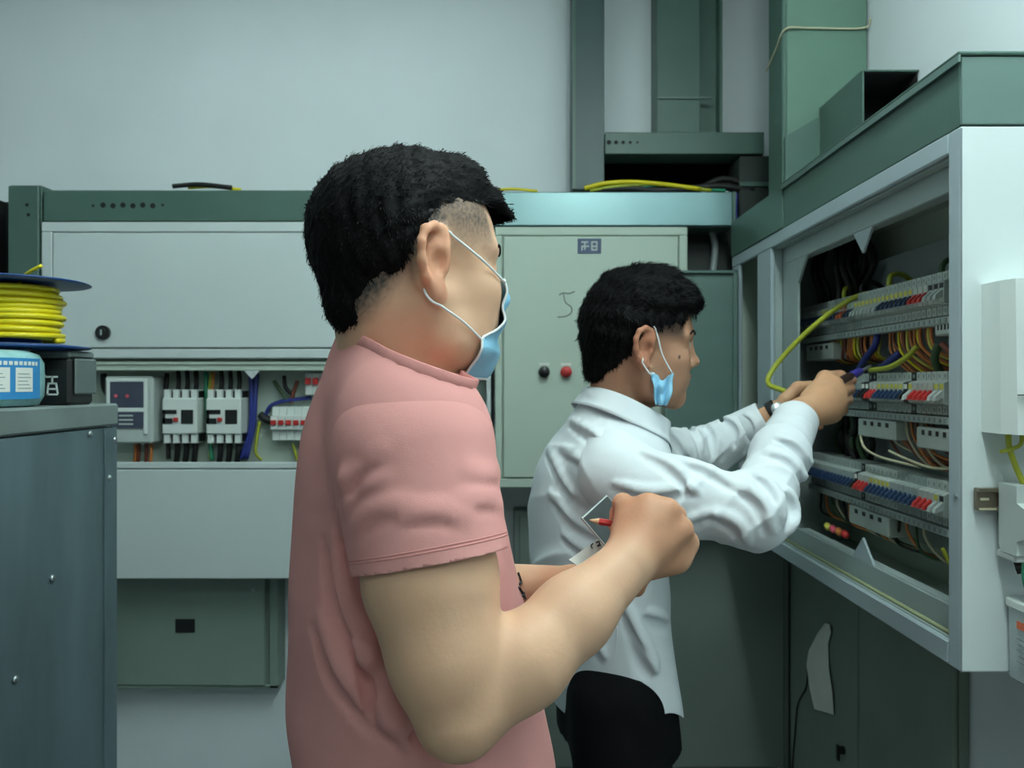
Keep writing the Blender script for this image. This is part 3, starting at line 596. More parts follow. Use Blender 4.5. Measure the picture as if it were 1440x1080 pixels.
swire(M_ygr, [(.795, YS-.02, 1.375), (.79, YS-.03, 1.35), (.80, YS-.03, 1.32), (.81, YS-.035, 1.29)], .0045, 'yellow wire from the white cover box down to the rail breaker')
swire(M_ygr, [(.81, YS-.03, 1.375), (.805, YS-.035, 1.355), (.79, YS-.035, 1.347), (.775, YS-.03, 1.342)], .0032, 'yellow wire end sticking out left under the white cover box')
swire(M_ygr, [(.83, YS-.03, 1.375), (.825, YS-.04, 1.35), (.835, YS-.04, 1.32), (.838, YS-.04, 1.29)], .0045, 'second yellow wire above the rail breaker at the frame edge')
swire(M_gre, [(.835, YS-.05, 1.372), (.83, YS-.06, 1.335), (.832, YS-.055, 1.29)], .006, 'green wire above the rail breaker')
swire(M_gre, [(.808, YS-.04, 1.185), (.80, YS-.05, 1.15), (.806, YS-.05, 1.12), (.81, YS-.045, 1.09)], .0035, 'green wire entering the translucent box')
swire(M_red, [(.825, YS-.05, 1.185), (.82, YS-.06, 1.15), (.822, YS-.06, 1.12), (.83, YS-.045, 1.09)], .005, 'red wire entering the translucent box')
swire(M_wbk, [(.80, YS-.03, 1.158), (.815, YS-.04, 1.162), (.84, YS-.05, 1.15)], .011, 'thick black cable end above the translucent box')

# ------------------------------------------------------------------ galvanised box at left and what stands on it
GX = -.80; GY = 1.55; GZ = 1.411
gx = empty('galvanised_cabinet', (GX-.35, 1.1, 0), 'galvanised steel cabinet at the left edge carrying the wire reel', 'cabinet')
obj('body', box(GX-.7, GX, .55, GY-.002, 0, GZ-.046, .003), M_galv, gx)
obj('corner_strip', box(GX, GX+.003, GY-.045, GY, .0, GZ-.048, .001), M_galv, gx)
obj('lid', box(GX-.705, GX+.005, .545, GY+.003, GZ-.044, GZ, .004), mat('dusty_steel_lid', srgb(128, 140, 138), .6, metal=.35, noise=.18, nscale=9), gx)
def GP(px, py):
    y = -GX*F/(720-px); return (GX, y, EYE-(py-540)/F*y)
for a, b in ((125, 610), (72, 813), (152, 672), (160, 618), (20, 955)): obj('screw', lathe(GP(a, b), (1, 0, 0), [(.006, 0), (.006, .0035), (.004, .0055), (.001, .006)], 12), M_screw, gx, True)
# blue labelled coil
bc = empty('wrapped_wire_coil', (-.913, 1.30, GZ), 'blue labelled shrink-wrapped wire coil under the reel', 'coil')
M_wrap = mat('wrap_film', srgb(150, 196, 196), .25, noise=.2, nscale=60)
R_ = .104
obj('coil', lathe((-.913, 1.30, GZ), (0, 0, 1), [(R_-.025, 0), (R_-.008, .003), (R_, .018), (R_+.001, .045), (R_, .075), (R_-.008, .09), (R_-.025, .096)], 48), M_wrap, bc, True)
def arc_plate(c, r, a0, a1, z0, z1, t, n=12):
    V = []
    for k in range(n+1):
        a = math.radians(a0+(a1-a0)*k/n)
        for rr in (r, r+t):
            for z in (z0, z1): V.append((c[0]+rr*math.cos(a), c[1]+rr*math.sin(a), z))
    f = []
    for k in range(n):
        a, b = 4*k, 4*k+4
        f += [(a+2, b+2, b+3, a+3), (a, a+1, b+1, b), (a+1, a+3, b+3, b+1), (a, b, b+2, a+2)]
    f += [(0, 2, 3, 1), (4*n, 4*n+1, 4*n+3, 4*n+2)]
    return np.array(V), f
cc = (-.913, 1.30)
lbp = obj('paper_label', arc_plate(cc, R_+.001, -140, 8, GZ+.014, GZ+.082, .001, 24), mat('blue_label', srgb(48, 132, 190), .45, noise=.05), bc)
for a0, a1 in ((-22, -4), (-50, -27), (-80, -56)): obj('white_panel', arc_plate(cc, R_+.002, a0, a1, GZ+.026, GZ+.066, .0006, 6), M_paper, lbp)
for a0, a1 in ((-20, -6), (-47, -31)): obj('fine_print', join(*[arc_plate(cc, R_+.0026, a0, a1-(k % 3)*2, GZ+.031+k*.006, GZ+.0325+k*.006, .0003, 5) for k in range(5)]), M_grey, lbp)
obj('heading', join(*[arc_plate(cc, R_+.002, a0, a0+3.2, GZ+.070, GZ+.0765, .0005, 2) for a0 in np.arange(-60, 2, 4.6)]), M_paper, lbp)
# dark plastic box with white mark
kb = empty('black_meter_box', (-.84, 1.45, GZ), 'dark smoked plastic box with a white mark under the reel', 'box')
kx0, kx1, ky0, ky1 = -.876, -.803, 1.395, 1.475
obj('case', box(kx0, kx1, ky0, ky1, GZ, GZ+.088, .006), M_black, kb)
obj('clear_cap', join(box(kx0-.002, kx1+.002, ky0-.003, ky1, GZ+.086, GZ+.1, .004), box(kx1, kx1+.006, ky0+.01, ky1, GZ+.02, GZ+.086, .003)), mat('smoked_clear', srgb(96, 108, 106), .2, noise=.1), kb)
for k in range(4): obj('vent_slot', box(kx0+.028+k*.009, kx0+.034+k*.009, ky0-.001, ky0, GZ+.066, GZ+.080), M_wbk, kb)
mk = [((-.864, .052), (-.846, .052)), ((-.855, .052), (-.855, .040)), ((-.862, .04), (-.848, .04)), ((-.862, .04), (-.864, .02)), ((-.848, .04), (-.845, .022)), ((-.864, .02), (-.846, .02)), ((-.861, .030), (-.850, .030)), ((-.870, .056), (-.866, .052))]
obj('white_mark', join(*[ribbon_strip((a[0]+.02, ky0, GZ+a[1]), (b[0]+.02, ky0, GZ+b[1]), n3, .0032) for a, b in mk]), M_white, kb)
# reel
RC = np.array([-.915, 1.41, GZ+.101]); RRf = .127
re_ = empty('wire_reel', RC, 'blue plastic reel wound with yellow wire', 'reel')
for z in (0, .119):
    sgn = 1 if z == 0 else -1
    obj('flange', lathe(RC+[0, 0, z+.002], (0, 0, 1), [(.02, -.002 if z == 0 else .0), (.085, -.003 if z == 0 else .0), (RRf-.004, .001), (RRf, .003), (RRf-.004, .005), (.085, .009), (.02, .009)], 48), M_blue, re_, True)
obj('core', cyl(RC+[0, 0, .01], (0, 0, 1), .045, .11, 32), M_blue, re_, True)
hel = []
for t in np.linspace(0, 9*2*math.pi, 9*36):
    z = .0175+.0103*(t/(2*math.pi)); r_ = .0755+.003*math.sin(t*.31)+.002*math.sin(t*1.7+1)
    hel.append(RC+[r_*math.cos(t), r_*math.sin(t), z+.002*math.sin(t*.83)])
hel2 = []
for t in np.linspace(0, 9*2*math.pi, 9*36):
    z = .022+.0100*(t/(2*math.pi)); r_ = .069
    hel2.append(RC+[r_*math.cos(-t), r_*math.sin(-t), z])
obj('winding', join(tube(hel, .0052, 8), tube(hel2, .0052, 6)), M_yel, re_, True)
obj('wire_tail', tube(spline([RC+[.03, -.03, .12], RC+[.045, -.04, .13], RC+[.062, -.05, .137], RC+[.085, -.055, .147]], 6), .0032, 8), M_yel, re_, True)

for lab, lst in WIRES.items():
    lst.sort(key=lambda q: q[0])
    for i, (_, o_, grp) in enumerate(lst):
        prop(o_, lab if len(lst) == 1 else lab+', '+ordn[i]+' from the camera', 'wire', grp)
# ------------------------------------------------------------------ signed distance modelling for the two people
f32 = np.float32
class Frame:
    def __init__(self, o, yaw=0, pitch=0, roll=0, s=1.):
        y, p, r = [math.radians(a) for a in (yaw, pitch, roll)]
        Rz = np.array([[math.cos(y), -math.sin(y), 0], [math.sin(y), math.cos(y), 0], [0, 0, 1]])
        Ry = np.array([[math.cos(p), 0, math.sin(p)], [0, 1, 0], [-math.sin(p), 0, math.cos(p)]])
        Rx = np.array([[1, 0, 0], [0, math.cos(r), -math.sin(r)], [0, math.sin(r), math.cos(r)]])
        self.o = np.asarray(o, float); self.R = Rz@Ry@Rx; self.s = s
    def __call__(self, p): return self.o+(self.R@(np.asarray(p, float)*self.s).T).T
    def inv(self, P): return ((np.asarray(P, float)-self.o)@self.R)/self.s
ID = Frame((0, 0, 0))
class SDF:
    def __init__(self): self.ops = []; self.disp = None
    def add(self, fn, k, sub=False): self.ops.append((fn, k, sub)); return self
    def cone(self, a, b, ra, rb=None, k=.012, sub=False, fr=ID, flat=None):
        """tapered capsule; flat=(axis, factor) squeezes it along an axis"""
        rb = ra if rb is None else rb
        a = fr(np.array(a)).astype(f32); b = fr(np.array(b)).astype(f32); ra *= fr.s; rb *= fr.s
        ba = b-a; L2 = float(ba@ba)+1e-12
        ax = None
        if flat is not None:
            ax = (fr.R@np.array(flat[0], float)); ax = (ax/np.linalg.norm(ax)).astype(f32); fc = flat[1]
        def fn(P):
            q = P-a; t = np.clip((q@ba)/L2, 0, 1); q = q-t[:, None]*ba
            if ax is not None:
                c = q@ax; q = q+(c*(1/fc-1))[:, None]*ax
                return (np.sqrt((q*q).sum(1))-(ra+t*(rb-ra)))*(fc if fc < 1 else 1.)
            return np.sqrt((q*q).sum(1))-(ra+t*(rb-ra))
        return self.add(fn, k*fr.s, sub)
    def ell(self, c, r, k=.012, sub=False, fr=ID, rot=None):
        c = fr(np.array(c)).astype(f32); r = (np.array(r, float)*fr.s).astype(f32); R = fr.R
        if rot is not None: R = R@Frame((0, 0, 0), *rot).R
        R = R.astype(f32)
        def fn(P):
            q = (P-c)@R; k0 = np.sqrt(((q/r)**2).sum(1)); k1 = np.sqrt(((q/(r*r))**2).sum(1))+1e-9
            return np.where(k0 < 1e-3, -r.min(), k0*(k0-1)/k1)
        return self.add(fn, k*fr.s, sub)
    def loft(self, st, yaw, k=.02, n=2.0):
        """st: rows of (z, cx, cy, front-back radius, side radius[, back scale]) ; upright trunk"""
        st = np.array(sorted(st), float); zz = np.linspace(st[0, 0], st[-1, 0], 120)
        def sm(c):
            v = np.interp(zz, st[:, 0], st[:, c])
            w_ = np.hanning(15); w_ /= w_.sum(); return np.convolve(np.pad(v, 7, mode='edge'), w_, 'valid')
        cx, cy, ru, rv = [sm(i).astype(f32) for i in (1, 2, 3, 4)]
        zz = zz.astype(f32)
        cu = f32(math.cos(math.radians(yaw))); su = f32(math.sin(math.radians(yaw)))
        def fn(P):
            z = P[:, 2]; x = P[:, 0]-np.interp(z, zz, cx).astype(f32); y = P[:, 1]-np.interp(z, zz, cy).astype(f32)
            a = np.interp(z, zz, ru).astype(f32); b = np.interp(z, zz, rv).astype(f32)
            u = (x*cu+y*su)/a; v = (-x*su+y*cu)/b
            over = np.maximum(np.maximum(zz[0]-z, z-zz[-1]), 0)
            if n == 2.0: q = np.sqrt(u*u+v*v)
            else: q = (np.abs(u)**n+np.abs(v)**n)**(1/n)
            m = np.minimum(a, b); d = (q-1)*m
            return np.where(over > 0, np.sqrt(np.maximum(d, 0)**2+over**2)+np.minimum(d, 0)*0+over*.0, d)
        return self.add(fn, k)
    def ev(self, P, ops=None):
        P = np.asarray(P, f32); d = None
        for fn, k, sub in (ops or self.ops):
            v = fn(P)
            if d is None: d = v; continue
            if sub:
                h = np.maximum(k-np.abs(d+v), 0)/k; d = np.maximum(d, -v)+h*h*k*.25
            else:
                h = np.maximum(k-np.abs(d-v), 0)/k; d = np.minimum(d, v)-h*h*k*.25
        if self.disp is not None and ops is None: d = d+self.disp(P)
        return d
    def grad(self, P, e=.002):
        P = np.asarray(P, float); g = np.stack([self.ev(P+np.eye(3)[i]*e)-self.ev(P-np.eye(3)[i]*e) for i in range(3)], 1)
        return g/(np.linalg.norm(g, axis=1)[:, None]+1e-9)
    def project(self, P, off=0., it=6):
        P = np.array(P, float)
        for _ in range(it): P -= self.grad(P)*((self.ev(P)-off)[:, None]*.9)
        return P
    def ray(self, O, D, off=0., tmax=.4):
        O = np.asarray(O, float); D = np.asarray(D, float); D = D/np.linalg.norm(D, axis=1)[:, None]; t = np.zeros(len(O))
        for _ in range(60):
            d = self.ev(O+D*t[:, None])-off; t = np.minimum(t+d*.7, tmax)
        return O+D*t[:, None]
    def mesh(self, lo, hi, h):
        B = 8; lo = np.asarray(lo, float); hi = np.asarray(hi, float)
        nb = np.ceil((hi-lo)/(h*B)).astype(int)
        ci = np.stack(np.meshgrid(*[np.arange(n) for n in nb], indexing='ij'), -1).reshape(-1, 3)
        cen = (lo+(ci+.5)*B*h-h/2).astype(f32)
        dc = self.ev(cen)
        vals = np.empty(tuple(nb*B), f32)
        full = dc.reshape(nb)
        vals[:] = np.repeat(np.repeat(np.repeat(full, B, 0), B, 1), B, 2)
        rad = B*h*.5*1.7321
        near = np.abs(dc) < rad*1.5+.006
        nc = cen[near]; ni = ci[near]
        offs = np.stack(np.meshgrid(*[np.arange(B)]*3, indexing='ij'), -1).reshape(-1, 3)
        D = None; dcn = None
        n = len(nc)
        pts = ((lo+ni*B*h)[:, None, :]+offs[None]*h).astype(f32)      # n,512,3
        for j, (fn, k, sub) in enumerate(self.ops):
            vc = fn(nc)
            if D is None:
                D = np.full((n, B**3), 10., f32)
            if sub: m = vc < rad*1.6+k
            else: m = vc < np.maximum(dc[near], 0)+rad*2.4+k
            if not m.any(): continue
            v = fn(pts[m].reshape(-1, 3)).reshape(-1, B**3); d = D[m]
            if sub:
                hh = np.maximum(k-np.abs(d+v), 0)/k; D[m] = np.maximum(d, -v)+hh*hh*k*.25
            else:
                hh = np.maximum(k-np.abs(d-v), 0)/k; D[m] = np.minimum(d, v)-hh*hh*k*.25
        if self.disp is not None: D += self.disp(pts.reshape(-1, 3)).reshape(D.shape)
        V6 = vals.reshape(nb[0], B, nb[1], B, nb[2], B)
        V6[ni[:, 0], :, ni[:, 1], :, ni[:, 2], :] = D.reshape(-1, B, B, B)
        return surface_nets(vals, lo, h)
def surface_nets(v, lo, h):
    s = v < 0
    nx, ny, nz = v.shape
    c = np.zeros((nx-1, ny-1, nz-1), np.uint8)
    for i in (0, 1):
        for j in (0, 1):
            for k in (0, 1): c += s[i:nx-1+i, j:ny-1+j, k:nz-1+k]
    act = (c > 0) & (c < 8)
    idx = np.argwhere(act); n = len(idx)
    vid = np.full(act.shape, -1, np.int32); vid[act] = np.arange(n)
    cor = [(i, j, k) for i in (0, 1) for j in (0, 1) for k in (0, 1)]
    cv = np.stack([v[idx[:, 0]+a, idx[:, 1]+b, idx[:, 2]+g] for a, b, g in cor], 1)
    acc = np.zeros((n, 3)); cnt = np.zeros(n)
    for a in range(8):
        for b in range(a+1, 8):
            ca, cb = np.array(cor[a]), np.array(cor[b])
            if np.abs(ca-cb).sum() != 1: continue
            va, vb = cv[:, a], cv[:, b]; m = (va < 0) != (vb < 0)
            t = np.where(m, va/np.where(m, va-vb, 1), 0)
            p = ca+t[:, None]*(cb-ca); acc += np.where(m[:, None], p, 0); cnt += m
    vert = lo+(idx+acc/cnt[:, None])*h
    faces = []
    for ax in range(3):
        sl0 = [slice(1, None)]*3; sl1 = [slice(1, None)]*3
        o1, o2 = [a for a in range(3) if a != ax]
        A = [slice(None)]*3; Bq = [slice(None)]*3
        A[ax] = slice(0, -1); Bq[ax] = slice(1, None)
        sa = s[tuple(A)]; sb_ = s[tuple(Bq)]
        ed = np.argwhere(sa != sb_)
        ed = ed[(ed[:, o1] > 0) & (ed[:, o2] > 0) & (ed[:, o1] < v.shape[o1]-1) & (ed[:, o2] < v.shape[o2]-1)]
        flip = sa[ed[:, 0], ed[:, 1], ed[:, 2]]
        q = []
        for d1, d2 in ((0, 0), (1, 0), (1, 1), (0, 1)):
            e = ed.copy(); e[:, o1] -= d1; e[:, o2] -= d2; q.append(vid[e[:, 0], e[:, 1], e[:, 2]])
        q = np.stack(q, 1)
        if ax == 1: flip = ~flip
        q[~flip] = q[~flip][:, ::-1]
        faces.append(q)
    return vert, np.vstack(faces)
def cut(vf, planes):
    """trim an open hem: remove what lies on the positive side of each plane (co, no)"""
    v, f = vf
    me = bpy.data.meshes.new('tmp'); me.from_pydata(v.tolist(), [], f.tolist())
    bm = bmesh.new(); bm.from_mesh(me); bpy.data.meshes.remove(me)
    for co, no in planes:
        bmesh.ops.bisect_plane(bm, geom=bm.verts[:]+bm.edges[:]+bm.faces[:], plane_co=tuple(co), plane_no=tuple(no), clear_outer=True)
    bm.verts.index_update()
    out = (np.array([p.co[:] for p in bm.verts]), [[q.index for q in g.verts] for g in bm.faces]); bm.free()
    return out
def cut_fn(vf, fn):
    """trim by a scalar field: keep fn < 0, hem vertices slid onto fn = 0"""
    v, f = vf; v = np.array(v, float); s = fn(v)
    keep = (s[f] < 0).any(1); f = f[keep]
    bad = np.unique(f[s[f] >= 0]) if len(f) else []
    e = .002
    for _ in range(4):
        s0 = fn(v[bad]); g = np.stack([(fn(v[bad]+np.eye(3)[i]*e)-fn(v[bad]-np.eye(3)[i]*e))/(2*e) for i in range(3)], 1)
        v[bad] -= g*(s0/((g*g).sum(1)+1e-9))[:, None]
    u, inv = np.unique(f, return_inverse=True)
    return v[u], inv.reshape(f.shape)
def shell(o, t=.002, off=-1):
    m = o.modifiers.new('thickness', 'SOLIDIFY'); m.thickness = t; m.offset = off
    return o
def paint(o, cols, name='Col'):
    a = o.data.color_attributes.new(name, 'FLOAT_COLOR', 'POINT')
    c = np.ones((len(o.data.vertices), 4), f32); c[:, :3] = cols; a.data.foreach_set('color', c.ravel())
def sst(a, b, x): t = np.clip((x-a)/(b-a), 0, 1); return t*t*(3-2*t)
def vnoise(P, s, seed=0):
    """cheap smooth noise from sines"""
    r = np.random.RandomState(seed); out = 0
    for i in range(5):
        k = r.normal(size=3); k = k/np.linalg.norm(k)*s*(.6+.25*i); out = out+np.sin(P@k.astype(f32)+f32(r.uniform(0, 6.28)))
    return out/5
# ------------------------------------------------------------------ people
M_skin = mat('skin', (.6, .4, .3, 1), .52, noise=.06, nscale=18, bump=.06, bscale=220, attr='Col', sss=.12, spec=.35)
M_hair = mat('black_hair', srgb(10, 9, 10), .66, noise=.3, nscale=60, spec=.10)
M_pink = mat('pink_cotton', srgb(214, 150, 146), .9, noise=.06, nscale=14, bump=.08, bscale=700, spec=.15)
M_pinkd = mat('pink_rib', srgb(206, 140, 136), .9, noise=.08, nscale=60, bump=.1, bscale=700, spec=.15)
M_shirt = mat('white_cotton', srgb(222, 228, 232), .8, noise=.03, nscale=14, bump=.12, bscale=600, spec=.2)
M_trou = mat('black_trousers', srgb(14, 14, 17), .85, noise=.2, nscale=30, bump=.15, bscale=500, spec=.1)
M_jean = mat('dark_trousers', srgb(34, 38, 50), .85, noise=.2, nscale=30, bump=.15, bscale=500, spec=.1)
M_mask = mat('mask_blue', srgb(142, 198, 226), .8, noise=.04, nscale=40, bump=.15, bscale=500)
M_maskw = mat('mask_white', srgb(228, 234, 236), .8, noise=.03)
M_eye = mat('eye', (.5, .5, .5, 1), .12, attr='Col')
M_shoe = mat('shoe_black', srgb(20, 20, 22), .4, noise=.1)

def head(S, fr, ear=1.0, jaw=1.0):
    """local: x forward, y left, z up, origin between the ears"""
    E, C = S.ell, S.cone
    E((-.012, 0, .046), (.099, .076, .080), .02, fr=fr)
    E((.018, 0, .035), (.078, .070, .082), .02, fr=fr)
    E((.038, 0, -.030), (.056, .056*jaw, .078), .03, fr=fr)
    for s in (-1, 1):
        C((.004, s*.054*jaw, -.035), (.022, s*.050*jaw, -.072), .017, .015, .03, fr=fr)
        C((.022, s*.050*jaw, -.072), (.078, s*.014, -.096), .015, .014, .025, fr=fr)
        E((.060, s*.043, -.014), (.026, .022, .018), .025, fr=fr)           # cheekbone
        E((.052, s*.036, -.052), (.034, .024, .034), .03, fr=fr)            # cheek
        C((.088, s*.014, .031), (.070, s*.052, .030), .0085, .007, .02, fr=fr)  # brow
    C((.092, 0, .024), (.110, 0, -.018), .0065, .0085, .016, fr=fr)          # nose
    E((.111, 0, -.021), (.011, .0105, .009), .010, fr=fr)
    for s in (-1, 1): E((.101, s*.0125, -.025), (.010, .0075, .0075), .006, fr=fr)
    E((.087, 0, -.055), (.016, .028, .022), .02, fr=fr)                      # muzzle
    E((.083, 0, -.091), (.016, .020, .015), .02, fr=fr)                      # chin
    for s in (-1, 1):                                                       # sockets, lids
        E((.098, s*.032, .012), (.015, .017, .011), .014, True, fr=fr)
        E((.074, s*.032, .011), (.0155, .0165, .0125), .006, fr=fr)
    C((.099, -.016, -.0525), (.104, 0, -.050), .0042, .0055, .006, fr=fr); C((.099, .016, -.0525), (.104, 0, -.050), .0042, .0055, .006, fr=fr)
    C((.097, -.014, -.061), (.102, 0, -.0625), .004, .006, .006, fr=fr); C((.097, .014, -.061), (.102, 0, -.0625), .004, .006, .006, fr=fr)
    C((.104, -.020, -.0565), (.104, .020, -.0565), .0022, None, .004, True, fr=fr)
    for s in (-1, 1):                                                       # ears
        rim = [(.006, .026), (.000, .036), (-.012, .040), (-.024, .034), (-.029, .020), (-.027, .002), (-.020, -.014), (-.008, -.026)]
        out = [.075, .079, .085, .090, .0925, .091, .086, .078]
        E((-.010, s*.077, .006), (.019, .009, .034), .010, fr=fr, rot=(s*22, 12, 0))
        for i in range(len(rim)-1):
            C((rim[i][0]*ear, s*out[i], rim[i][1]), (rim[i+1][0]*ear, s*out[i+1], rim[i+1][1]), .0046, .0046, .005, fr=fr)
        E((-.006, s*.0885, .002), (.0095, .0085, .013), .005, True, fr=fr)       # concha
        C((-.004, s*.093, .026), (-.017, s*.095, .020), .004, .003, .006, True, fr=fr)  # scapha
        E((-.004, s*.080, -.027), (.0095, .0065, .012), .008, fr=fr)             # lobe
        E((.004, s*.078, .000), (.005, .005, .008), .005, fr=fr)                 # tragus
def hand_chain(S, pts, r0, r1, k=.006):
    p = [np.asarray(q, float) for q in pts]; n = len(p)-1
    for i in range(n): S.cone(p[i], p[i+1], r0+(r1-r0)*i/n, r0+(r1-r0)*(i+1)/n, k)
def legs(S, hipL, hipR, kneeL, kneeR, ankL, ankR, r=(.085, .058, .04), k=.03):
    for h_, kn, an in ((hipL, kneeL, ankL), (hipR, kneeR, ankR)):
        S.cone(h_, kn, r[0], r[1], k); S.cone(kn, an, r[1], r[2], k)
def strands(name, S, fr, sel, n, length, flow, parent, seed=1, wid=.0009, lift=.35):
    """short tapered hair blades rooted on the hair surface"""
    r = np.random.RandomState(seed); v, f = sel
    i = r.choice(len(v), n, replace=True); p = v[i]+r.normal(size=(n, 3))*.0015
    g = S.grad(p); fl = flow(fr.inv(p)); fl = (fr.R@fl.T).T; fl += r.normal(size=(n, 3))*.35
    fl -= g*(fl*g).sum(1)[:, None]; fl /= np.linalg.norm(fl, axis=1)[:, None]+1e-9
    L = length*(r.uniform(.5, 1.25, n))[:, None]
    d = fl*(1-lift)+g*lift*r.uniform(.3, 1.6, (n, 1)); d /= np.linalg.norm(d, axis=1)[:, None]
    sd = np.cross(d, g); sd /= np.linalg.norm(sd, axis=1)[:, None]+1e-9
    a = p-g*.002-sd*wid; b = p-g*.002+sd*wid; m1 = p+d*L*.6-sd*wid*.7+g*.0; m2 = p+d*L*.6+sd*wid*.7; t = p+d*L-g*L*.18
    V = np.stack([a, b, m2, m1, t], 1).reshape(-1, 3); o = np.arange(n)[:, None]*5
    F4 = np.hstack([o, o+1, o+2, o+3]); F3 = np.hstack([o+3, o+2, o+4])
    ob = obj(name, (V, [tuple(x) for x in F4.tolist()]+[tuple(x) for x in F3.tolist()]), M_hair, parent, True)
    ob['kind'] = 'stuff'
    return ob
def eyes(fr, parent):
    for s in (-1, 1):
        c = fr(np.array([.0775, s*.032, .0115])); ax = fr.R@np.array([1, 0, -.05])
        v, f = lathe(c, ax, [(.0135*math.sin(a), -.0135*math.cos(a)) for a in np.linspace(.05, math.pi-.05, 14)], 18)
        o = obj('eye', (v, f), M_eye, parent, True)
        t = ((v-c)@(ax/np.linalg.norm(ax)))/.0135
        col = np.where(t[:, None] > .90, [.01, .008, .008], [.62, .6, .56]); col = np.where(t[:, None] > .96, [.005, .005, .005], col); paint(o, col)
def brows(S, fr, parent):
    for s in (-1, 1):
        pts = spline([(.13, s*.012, .033), (.13, s*.030, .039), (.11, s*.050, .034)], 8)
        p = S.ray(fr(pts), np.tile(-(fr.R@np.array([1., s*-.15, 0])), (len(pts), 1)), 0)
        obj('eyebrow', tube(p, np.linspace(.0034, .0016, len(p)), 6), M_hair, parent, True)
def crease(S, lines, r=.006, dep=.0035, d0=.5):
    """cloth folds: a groove with a soft ridge beside it along a line on the cloth"""
    hits = []
    for ln in lines:
        px = spline([(a, b, 0) for a, b in ln], 4)[:, :2]
        O = np.array([P(a, b, d0) for a, b in px]); hits.append((S.ray(O, O-[0, 0, EYE], 0, 2.2), px))
    for h_, px in hits:
        g = S.grad(h_); n = len(h_); tp = np.sin(np.linspace(.25, math.pi-.25, n))
        tg = np.gradient(h_, axis=0); tg /= np.linalg.norm(tg, axis=1)[:, None]+1e-9; sd = np.cross(g, tg)
        for i in range(n-1):
            ra, rb = r*tp[i], r*tp[i+1]
            S.cone(h_[i]+sd[i]*r*1.7-g[i]*(ra-dep*.8*tp[i]), h_[i+1]+sd[i+1]*r*1.7-g[i+1]*(rb-dep*.8*tp[i+1]), ra, rb, .010)
        for i in range(n-1):
            ra, rb = r*tp[i], r*tp[i+1]
            S.cone(h_[i]+g[i]*(ra-dep*tp[i]), h_[i+1]+g[i+1]*(rb-dep*tp[i+1]), ra, rb, .007, True)
SK = np.array

# ================================================================== man in the pink T-shirt
H1 = Frame((-.118, .905, 1.578), 30, 2, 0, 1.04)
T1 = 20
sh1 = P(580, 640, .785); el1 = P(645, 1006, .725); wr1 = P(880, 795, .83)
lsh1 = np.array([-.215, 1.12, 1.40]); lel1 = np.array([-.10, 1.20, 1.13]); lwr1 = P(800, 826, 1.06)
torso1 = [(.86, -.108, .97, .155, .17), (.95, -.110, .965, .160, .17), (1.05, -.118, .96, .156, .17), (1.15, -.128, .955, .142, .17), (1.25, -.138, .955, .128, .17), (1.33, -.145, .953, .115, .165), (1.39, -.150, .95, .102, .145), (1.44, -.150, .945, .085, .105), (1.475, -.140, .94, .068, .075), (1.50, -.132, .94, .058, .060)]
B1 = SDF()
B1.loft([(z, x, y, a-.02, b-.025) for z, x, y, a, b in torso1], T1, .03)
nk = H1((-.020, 0, -.03)); nb_ = np.array([-.130, .945, 1.43])
B1.cone(nk, nb_, .062, .064, .03)
B1.cone(H1((-.042, 0, -.01)), np.array([-.145, .935, 1.42]), .046, .056, .03)
B1.cone(H1((-.01, -.038, -.045)), np.array([-.075, .90, 1.415]), .016, .014, .03)      # neck muscle
head(B1, H1, 1.0, 1.08)
# right arm
B1.cone(np.array([-.12, .88, 1.41]), sh1, .05, .058, .03)
um = P(606, 815, .752); u2 = P(628, 925, .735); fm = P(735, 930, .755); f2 = P(806, 864, .79)
B1.cone(sh1, um, .060, .0605, .03); B1.cone(um, u2, .0605, .0500, .03); B1.cone(u2, el1, .0500, .0390, .03)
B1.cone(el1, fm, .0375, .0425, .014); B1.cone(fm, f2, .0425, .0380, .02); B1.cone(f2, wr1, .0380, .0285, .02)
# right hand: fist, back of the hand to the camera, pinching a pencil
mc_ = [P(884, 717, .872), P(912, 713, .860), P(938, 719, .855), P(957, 744, .855)]
for m_, r_ in zip(mc_, (.0150, .0152, .0148, .0140)): B1.cone(wr1+(m_-wr1)*.10, m_, .0225, r_, .010)
B1.ell((wr1+mc_[1]+mc_[2])/3+[.004, .012, 0], (.030, .022, .030), .012)
hand_chain(B1, [mc_[0], P(876, 708, .905), P(870, 722, .925), P(868, 737, .922)], .0130, .0085)
hand_chain(B1, [mc_[1], P(912, 708, .905), P(893, 728, .93), P(878, 740, .93)], .0130, .009)
hand_chain(B1, [mc_[2], P(950, 725, .895), P(928, 752, .925), P(905, 755, .92)], .0128, .009)
hand_chain(B1, [mc_[3], P(968, 762, .88), P(957, 790, .905), P(930, 792, .905)], .0122, .0085)
B1.cone(P(915, 790, .86), P(950, 785, .868), .020, .018, .02)
hand_chain(B1, [P(886, 768, .862), P(880, 750, .895), P(870, 742, .918)], .0175, .0098, .01)
# left arm, mostly behind the body
B1.cone(np.array([-.18, 1.03, 1.40]), lsh1, .05, .052, .03)
B1.cone(lsh1, lel1, .05, .042, .03); B1.cone(lel1, lwr1, .042, .029, .03)
lk = [P(842+8*i, 812+6*i, 1.03+.012*i) for i in range(4)]
for m_ in lk: B1.cone(lwr1+(m_-lwr1)*.15, m_, .020, .0145, .016)
for i, m_ in enumerate(lk):
    hand_chain(B1, [m_, m_+[.028, -.004, .004], m_+[.040, -.012, .026], m_+[.024, -.016, .036]], .0118, .0082)
hand_chain(B1, [lwr1+[.01, -.01, .01], P(836, 812, 1.0), P(856, 800, .985)], .015, .009, .01)
